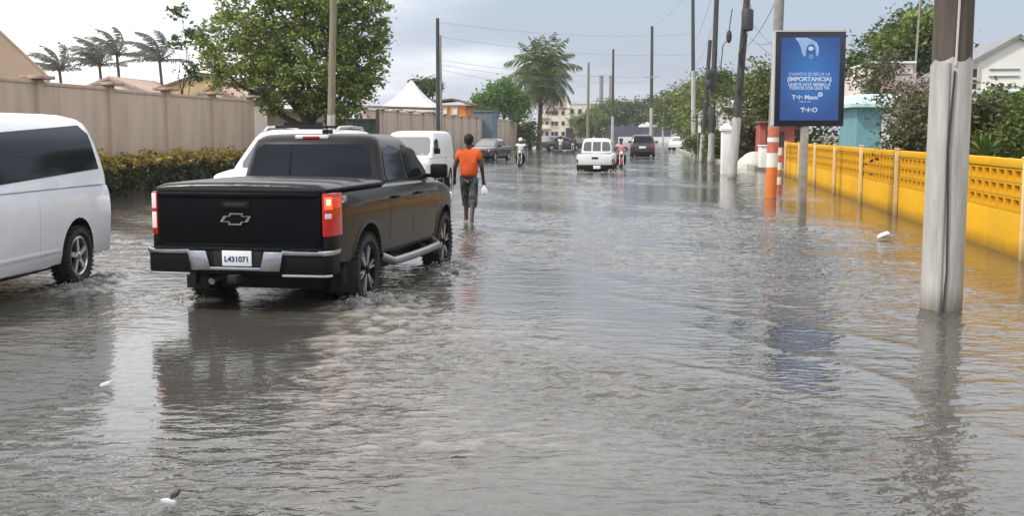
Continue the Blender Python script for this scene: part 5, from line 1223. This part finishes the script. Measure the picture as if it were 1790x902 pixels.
# ------------------------------------------------------------------ far end of the street
ap = thing('apartment_building', 'cream apartment building with small dark windows closing the street', 'building', (12.0,262,.2), 0)
b = MB(); b.box((-2.6,0,3.6), (7.0,10,7.2)); b.box((4.0,1,4.0), (6.4,9,8.2)); b.build('wall', M['cream_wall'], ap)
b = MB(); b.prism([(-3.2,7.2),(1.2,7.2),(-.4,10.6),(-1.4,10.6)], lambda q, y: (q[0], y, q[1]), -4.0, 3.0); b.build('stair_tower', M['cream_wall'], ap)
for z in (2.6,5.0): b = MB(); b.box((-4.8,-5.5,z), (2.6,1.2,.16)); b.build('balcony_slab', M['frame_cream'], ap); b = MB(); b.box((-4.8,-6.05,z+.5), (2.6,.08,.8)); b.build('balcony_parapet', M['cream_wall'], ap)
for z in (1.4,3.7,6.0):
    for x in (-5.4,-4.2,-2.9,-2.1,-.6): win(ap, (x,-5,z+.1), .75, .95)
    for x in (1.5,3.2,4.9,6.3): win(ap, (x,-3.5,z+.5), .8, 1.05)
win(ap, (-1.0,-4.0,8.4), .7, .8)
b = MB(); b.box((-2.6,0,7.28), (7.4,10.4,.16)); b.build('roof_slab', M['cream_wall'], ap); b = MB(); b.box((4.0,1,8.18), (6.7,9.3,.16)); b.build('roof_slab', M['cream_wall'], ap)
b = MB(); b.box((.8,-5.2,1.4), (1.6,.3,2.8)); b.build('door', M['window_dark'], ap)
for dx, lab in ((0,'left of the twin grey chimneys far beyond the street'), (3.4,'right of the twin grey chimneys far beyond the street')):
    t_ = thing('chimney', lab, 'chimney', (31.2+dx,404,0), 0)
    b = MB(); b.lathe([(.85,-.4),(.75,8),(.68,21.6)], 14, 'z'); b.build('shaft', M['tower'], t_, smooth=True)
    b = MB(); b.lathe([(.74,21.2),(.80,21.4),(.80,21.8),(.66,21.9)], 14, 'z'); b.build('rim', M['tower'], t_)
fe = thing('sheet_fence', 'dark blue violet sheet fence closing the street under the far trees', 'fence', (18.5,233.5,.2), 0)
for k in range(14): b = MB(); b.box((k*.98+.49,random.uniform(-.03,.03),1.6), (.96,.06,3.0+random.uniform(-.25,.2))); b.build('fence_sheet', M['blue_fence'], fe)
for k in range(8): b = MB(); b.box((k*1.96,.1,1.6), (.14,.14,3.3)); b.build('fence_post', M['conduit'], fe)
lw = thing('low_wall', 'low white wall at the end of the street in front of the violet fence', 'wall', (26.0,226,.0), 0)
for k in range(5): b = MB(); b.box((-4.0+k*2.2,0,.45), (2.18,.3,1.3)); b.build('wall_panel', M['white_wall'], lw)
t_ = thing('tent', 'white market canopy in front of the far trees at the violet fence', 'tent', (27.0,229,.3), 0)
b = MB(); b.rings([[(1.7*f*sx, 1.4*f*sy, z) for sx, sy in ((-1,-1),(1,-1),(1,1),(-1,1))] for f, z in ((1,2.7),(1,2.95),(.5,3.5),(.05,3.8))]); b.build('canopy', M['tent'], t_)
for sx in (-1,1):
    for sy in (-1,1): b = MB(); b.tube([(1.6*sx,1.3*sy,-.3),(1.6*sx,1.3*sy,2.8)], .05, 6); b.build('leg', M['iron'], t_)
t_ = thing('kiosk', 'small white roofed kiosk left of the violet fence', 'kiosk', (16.6,221,0), 0)
b = MB(); b.box((0,0,1.2), (1.6,1.6,2.7)); b.build('wall', M['blue_fence'], t_); b = MB(); b.box((0,0,2.7), (2.4,2.2,.5)); b.build('roof', M['white_wall'], t_); b = MB()
for x in (-.85,.85): b.box((x,-.85,1.2), (.14,.14,2.8))
b.build('frame', M['white_wall'], t_)
ft = [((14.5,212),3.6,5.2,'leaf_olive','rounded olive tree in front of the apartment building'),
      ((19.5,247),5.5,7.0,'leaf_dark','dark tree left of the tall pole at the street end'), ((25.5,246),5.5,8.2,'leaf_dark','dark tree right behind the violet fence'),
      ((22,256),5.5,9.0,'leaf_olive','olive tree rising behind the two dark trees'), ((31.5,243),6.0,8.6,'leaf_dark','broad dark tree behind the white market canopy'),
      ((28.5,196),5.0,9.8,'leaf_olive','tall olive tree on the verge before the street end'), ((24.5,158),4.2,8.2,'leaf_olive','olive tree behind the tall kerbside pole'),
      ((21.8,128),4.0,7.6,'leaf_main','green tree on the verge behind the small white car'), ((12.5,262),4.0,7.5,'leaf_dark','dark tree beside the apartment building stair tower')]
for i, (p_, r, h, m, lab) in enumerate(ft):
    rr_ = random.Random(60+i); lb = []
    for k in range(7): an = k*2.4; q = rr_.uniform(.25,.75)*r; lb.append((q*cos(an), q*sin(an)*.8, h*(.45+.42*rr_.random()), r*.52, r*.5, h*.22))
    lb.append((0,0,h*.80,r*.5,r*.5,h*.22)); lb.append((-r*.5,0,h*.36,r*.5,r*.5,h*.2)); lb.append((r*.5,-.2,h*.34,r*.5,r*.5,h*.2))
    tree('broadleaf_tree', lab, (*p_, .2), lb, 5200, .062*r+.16, M[m], clump=.10*r, per=24, seed=70+i, group='trees at the far end of the street')

# ------------------------------------------------------------------ right side behind the yellow wall and along the verge
tree('broadleaf_tree', 'tall green tree rising behind the pale house and the bougainvillea', (23.6,68,0), [(-3.0,0,4.6,1.6,1.8,1.8),(-1.8,0,6.3,2.0,2.0,1.6),(.2,0,7.6,2.0,2.0,1.5),(1.3,0,6.4,1.8,1.8,1.6),(-.4,0,5.4,2.0,2.0,1.6),(-2.6,.2,3.2,1.6,1.6,1.4),(2.4,.2,5.6,1.2,1.3,1.3)], 15000, .27, M['leaf_dark'], clump=.34, per=26, seed=81, extra=[([(.4,-1.3,8.0,1.6,1.0,.7),(-1.2,-1.3,7.0,1.6,.9,.7)], 2600, .26, M['leaf_main'], 'sun_painted_crown')])  # brighter leaf material on the upper front puts sunlight into the colour
tree('bougainvillea', 'straggling brown bougainvillea with pale bracts over the yellow wall', (10.65,29.5,0), [(-.4,0,1.8,.7,.8,.7),(.3,.2,2.3,.8,.8,.7),(.0,.3,2.7,.7,.7,.4),(.8,0,1.6,.7,.8,.6),(.2,-.3,1.3,.8,.6,.5),(-.9,0,2.5,.5,.6,.4)], 4600, .10, M['leaf_brown'], cat='shrub', clump=.17, per=20, seed=83, tr=.06, foliage='foliage', extra=[([(-.6,-.3,2.7,.9,.6,.6),(0,-.3,2.0,1.0,.6,.8)], 700, .10, M['leaf_pink'], 'pale_bracts')])
tree('shrub', 'dark brown green shrub directly behind the yellow wall left of the thick pole', (9.5,26.6,0), [(0,0,1.6,.7,.7,.6),(.2,.3,2.2,.6,.6,.5),(-.3,.2,1.3,.6,.6,.5)], 3600, .11, M['leaf_brown'], cat='shrub', clump=.18, per=20, seed=84, tr=.05, foliage='foliage')
for i, (x, yy, h, m, lab) in enumerate(((9.75,24.4,2.6,'leaf_brown','brown shrub just right of the thick pole behind the yellow wall'), (10.6,25.2,2.75,'leaf_olive','tall olive bush under the white gable at the right'),
        (10.45,23.5,2.2,'leaf_olive','green bush at the right edge behind the yellow wall'), (11.9,27.2,2.7,'leaf_main','light green bush at the right edge below the gable eave'))):
    tree('shrub', lab, (x,yy,0), [(0,0,h*.66,.75,.7,h*.32),(.45,.2,h*.5,.6,.6,h*.3),(-.4,-.1,h*.5,.6,.6,h*.32),(.1,-.2,h*.86,.45,.5,h*.16)], 3800, .12, M[m], cat='shrub', clump=.17, per=20, seed=86+i, tr=.05, foliage='foliage')
tree('slender_tree', 'thin sparse tree in front of the pale pink house', (16.9,54.6,0), [(-.2,0,4.4,.9,.7,.7),(.6,0,3.9,.8,.7,.7),(.9,.1,5.0,.8,.7,.5)], 1500, .17, M['leaf_brown'], clump=.22, per=14, seed=95, tr=.07)
# pale spiky agave over the coping
ag = thing('agave', 'pale green spiky agave poking over the yellow wall', 'plant', (8.75,21.3,1.38), 0)
for k in range(22):
    an = k*2.4; el = .25+1.1*(k/22); L_ = .62-.15*(k/22); d = Vector((cos(an)*cos(el), sin(an)*cos(el), sin(el))); sd_ = d.cross(Vector((0,0,1))).normalized()*.035; n_ = sd_.cross(d).normalized()*.012
    b = MB(); P = [d*.05, d*L_*.5+Vector((0,0,.02)), d*L_+Vector((0,0,-.06))]
    b.add([P[0]-sd_,P[0]+sd_,P[1]+sd_*1.2,P[2],P[1]-sd_*1.2,P[0]-n_*2,P[1]-n_*2], [(0,1,2,4),(4,2,3),(0,4,6,5),(1,5,6,2),(4,3,6),(2,6,3)]); b.build('leaf', M['leaf_bright'] if k % 3 else M['leaf_olive'], ag)
b = MB(); b.tube([(0,0,-1.3),(0,0,.1)], .07, 8); b.build('stem', M['bark'], ag)
# white gabled building at the right
wg = gabled('white_gable_building', 'white gabled building with a dark roof edge at the right above the bushes', (20.75,50,0), -.16, 5.4, 8, 3.95, 1.55, 'white_wall', 'roof_grey', .35, .14)
for (x, z, w_, h_) in ((-1.75,4.15,.5,.42),(-1.75,3.62,.5,.3)): win(wg, (x,-4,z), w_, h_)
for z in (4.30,4.02,3.62): b = MB(); b.box((-.5,-4.02,z), (1.15,.06,.045)); b.build('louvre', M['roof_grey'], wg)
b = MB(); b.box((1.4,-4.03,3.62), (2.2,.06,.05)); b.build('louvre', M['roof_grey'], wg); b = MB(); b.box((0,-4.06,3.40), (5.4,.14,.10)); b.build('string_course', M['teal_trim'], wg)
# teal house and the pale house above it
th = thing('teal_house', 'teal house with a white door and pale roof edge behind the yellow wall', 'house', (16.0,51,0), -.10)
b = MB(); b.box((0,0,1.35), (2.2,4,3.0)); b.build('wall', M['teal'], th)
b = MB(); b.rings([[(x*f+0, y*f, z) for x, y in ((-1.45,-2.5),(1.45,-2.5),(1.45,2.5),(-1.45,2.5))] for f, z in ((1,2.86),(1,3.02),(.72,3.42))]); b.build('roof', M['teal_trim'], th)
b = MB(); b.box((.42,-2.03,1.35), (.82,.08,2.25)); d_ = b.build('door', M['white_door'], th); b = MB(); b.box((.12,-2.10,1.3), (.06,.06,.12)); b.build('handle', M['iron'], d_)
b = MB()
for x in (-.05,.89): b.box((x,-2.04,1.35), (.08,.12,2.35))
b.box((.42,-2.04,2.55), (1.02,.12,.08)); b.build('door_frame', M['white_wall'], th)
ph_ = thing('pale_house', 'pale pink two storey house rising behind the teal house', 'house', (17.9,58,0), -.10)
b = MB(); b.box((.4,0,2.3), (2.6,5,4.6)); b.box((.6,0,4.8), (1.9,5,.6)); b.build('wall', M['pink_wall'], ph_); b = MB(); b.box((.4,0,3.45), (2.9,5.4,.12)); b.build('ledge', M['white_wall'], ph_)
win(ph_, (-.2,-2.5,4.0), .6, .5); win(ph_, (1.0,-2.5,4.0), .6, .5); b = MB(); b.box((.6,0,5.14), (2.1,5.3,.10)); b.build('roof_slab', M['white_wall'], ph_)
# red kiosk, white sign building, mound, boxes
t_ = thing('red_kiosk', 'faded red kiosk behind the banded pole', 'kiosk', (13.35,58.5,0), -.12)
b = MB(); b.box((0,0,1.1), (1.7,2.4,2.3)); b.build('wall', M['red_wall'], t_); b = MB(); b.box((0,-.2,2.32), (1.9,2.8,.10)); b.build('roof', M['roof_brown'], t_)
b = MB(); b.box((-.1,-1.22,1.5), (.9,.06,.7)); b.build('shutter', M['garage'], t_); b = MB(); b.box((.3,-.4,2.70), (.7,.4,.42)); b.build('roof_sign', M['cream_wall'], t_)
t_ = gabled('white_shop', 'white shop front with a stepped gable and dark openings behind the pole pair', (14.9,77,0), -.5, 3.4, 5, 3.0, 1.0, 'white_wall', 'white_wall', .1, .1)
b = MB(); b.box((0,-2.56,.85), (3.3,.08,1.9)); b.build('shutter', M['garage'], t_)
win(t_, (-.7,-2.5,2.5), .6, .9); win(t_, (.6,-2.5,3.1), .6, .5)
gp_ = thing('gate_pillar', 'short white gate pillar beside the leaning pole', 'pillar', (9.3,50,0), 0)
b = MB(); b.box((0,0,.72), (.38,.38,2.3)); b.build('shaft', M['white_wall'], gp_, bevel=.02); b = MB(); b.rings([[(.25*f*sx, .25*f*sy, z) for sx, sy in ((-1,-1),(1,-1),(1,1),(-1,1))] for f, z in ((1,1.87),(1,1.98),(.1,2.2))]); b.build('cap', M['white_wall'], gp_)
b = MB(); rs = []
for j in range(1,9):
    t2 = PI/2*j/8.6; rs.append([(1.0*cos(PI/2-t2)*cos(2*PI*k/14)*(1+.06*sin(3*k+j)), .8*cos(PI/2-t2)*sin(2*PI*k/14), -.2+1.05*sin(PI/2-t2)) for k in range(14)])
b.rings(rs[::-1]); o = b.build('mound', M['boulder'], smooth=True); o.location = (12.35,58.2,0); tag(o, 'rounded pale plaster mound at the water edge by the red kiosk', 'mound')
b = MB(); b.box((0,0,.45), (.7,.6,1.4)); b.box((0,0,1.17), (.8,.7,.06)); o = b.build('meter_box', M['white_wall'], bevel=.02); o.location = (12.2,55.0,0); tag(o, 'square white box standing in the water left of the banded pole', 'box')
for i, (x, yy, r, h, m, lab) in enumerate(((13.6,62,2.4,5.6,'leaf_olive','dry olive tree behind the leaning transformer pole'), (16.0,64,2.6,5.4,'leaf_olive','olive tree left of the blue sign'), (13.4,75.5,1.3,6.0,'leaf_dark','dark leafy tree wrapped round the pole pair'),
        (17.5,86,3.4,6.2,'leaf_olive','broad olive tree behind the white shop'), (14.0,84,1.2,2.0,'leaf_olive','low bush on the verge left of the white shop'), (17.0,104,1.6,2.6,'leaf_olive','low bush on the verge near the tall kerbside pole'), (12.7,60.5,1.2,2.6,'leaf_brown','brown bush behind the white gate pillar'), (20.2,112,3.6,7.8,'leaf_olive','tall olive tree beyond the white shop'), (14.9,41,.9,2.2,'leaf_brown','rusty brown bush left of the teal house'), (12.75,69.5,1.15,1.9,'leaf_olive','scruffy low bush at the foot of the pole pair'))):
    rr_ = random.Random(160+i); lb = []
    for k in range(6): an = k*2.4; q = rr_.uniform(.25,.7)*r; lb.append((q*cos(an), q*sin(an)*.8, h*(.42+.42*rr_.random()), r*.55, r*.5, h*.2))
    lb.append((0,0,h*.82,r*.5,r*.5,h*.18)); lb.append((-r*.4,0,h*.3,r*.5,r*.5,h*.2)); lb.append((r*.4,0,h*.3,r*.5,r*.5,h*.2))
    tree('bush' if 'bush' in lab else 'broadleaf_tree', lab, (x,yy,.1), lb, 4600, .05*r+.12, M[m], cat='bush' if 'bush' in lab else 'tree', clump=.11*r+.05, per=24, seed=170+i, foliage='foliage' if 'bush' in lab else 'crown')

# ------------------------------------------------------------------ spray thrown up by the wheels
M['spray'] = mat('muddy_spray', (.50,.48,.43), .25)
def tw(u, v): c, s_ = cos(TRK[2]), sin(TRK[2]); return TRK[0]+u*c+v*s_, TRK[1]-u*s_+v*c
sp_ = MB(); rd = random.Random(5)
for (cx, cy, r, n, hh) in ((*tw(1.08,.85),.34,150,.11), (*tw(1.10,3.95),.34,130,.11), (*tw(-1.0,.85),.25,60,.07), (-4.93,13.0,.30,110,.09), (-4.9,13.9,.25,50,.07), (-.85,22.5,.25,30,.05), (3.0,52.0,.5,40,.12), (4.6,52.0,.5,40,.12), (.46,61.2,.4,30,.12)):
    for k in range(n):
        a_ = rd.uniform(0, 6.28); q = r*rd.random()**.6; z = .012+hh*rd.random()**2.2; k_ = rd.uniform(.004,.011)*(1 if cy < 30 else 2.6); x, y = cx+q*cos(a_), cy+1.4*q*sin(a_)
        sp_.add([(x+k_,y,z),(x-k_*1.6,y+k_*.4,z),(x,y-k_,z),(x,y+k_,z),(x,y,z+k_*.8),(x,y,z-k_*.8)], [(0,3,4),(3,1,4),(1,2,4),(2,0,4),(3,0,5),(1,3,5),(2,1,5),(0,2,5)])
tag(sp_.build('spray', M['spray'], smooth=True), 'muddy spray and froth round the wheels', kind='stuff')
# ------------------------------------------------------------------ thin humid haze
b = MB(); b.box((0,700,10.4), (1820,1820,26)); hzb = b.build('haze', [])
hm = bpy.data.materials.new('humid_haze'); hm.use_nodes = True; ht_ = hm.node_tree; ht_.nodes.remove(ht_.nodes['Principled BSDF'])
pv = N(ht_, 'ShaderNodeVolumePrincipled'); pv.inputs['Color'].default_value = (.90,.92,.95,1); pv.inputs['Density'].default_value = .00042; pv.inputs['Anisotropy'].default_value = .2
LK(ht_, pv.outputs[0], ht_.nodes['Material Output'].inputs['Volume']); hzb.data.materials.append(hm); tag(hzb, 'thin pale haze over the whole street', kind='stuff')
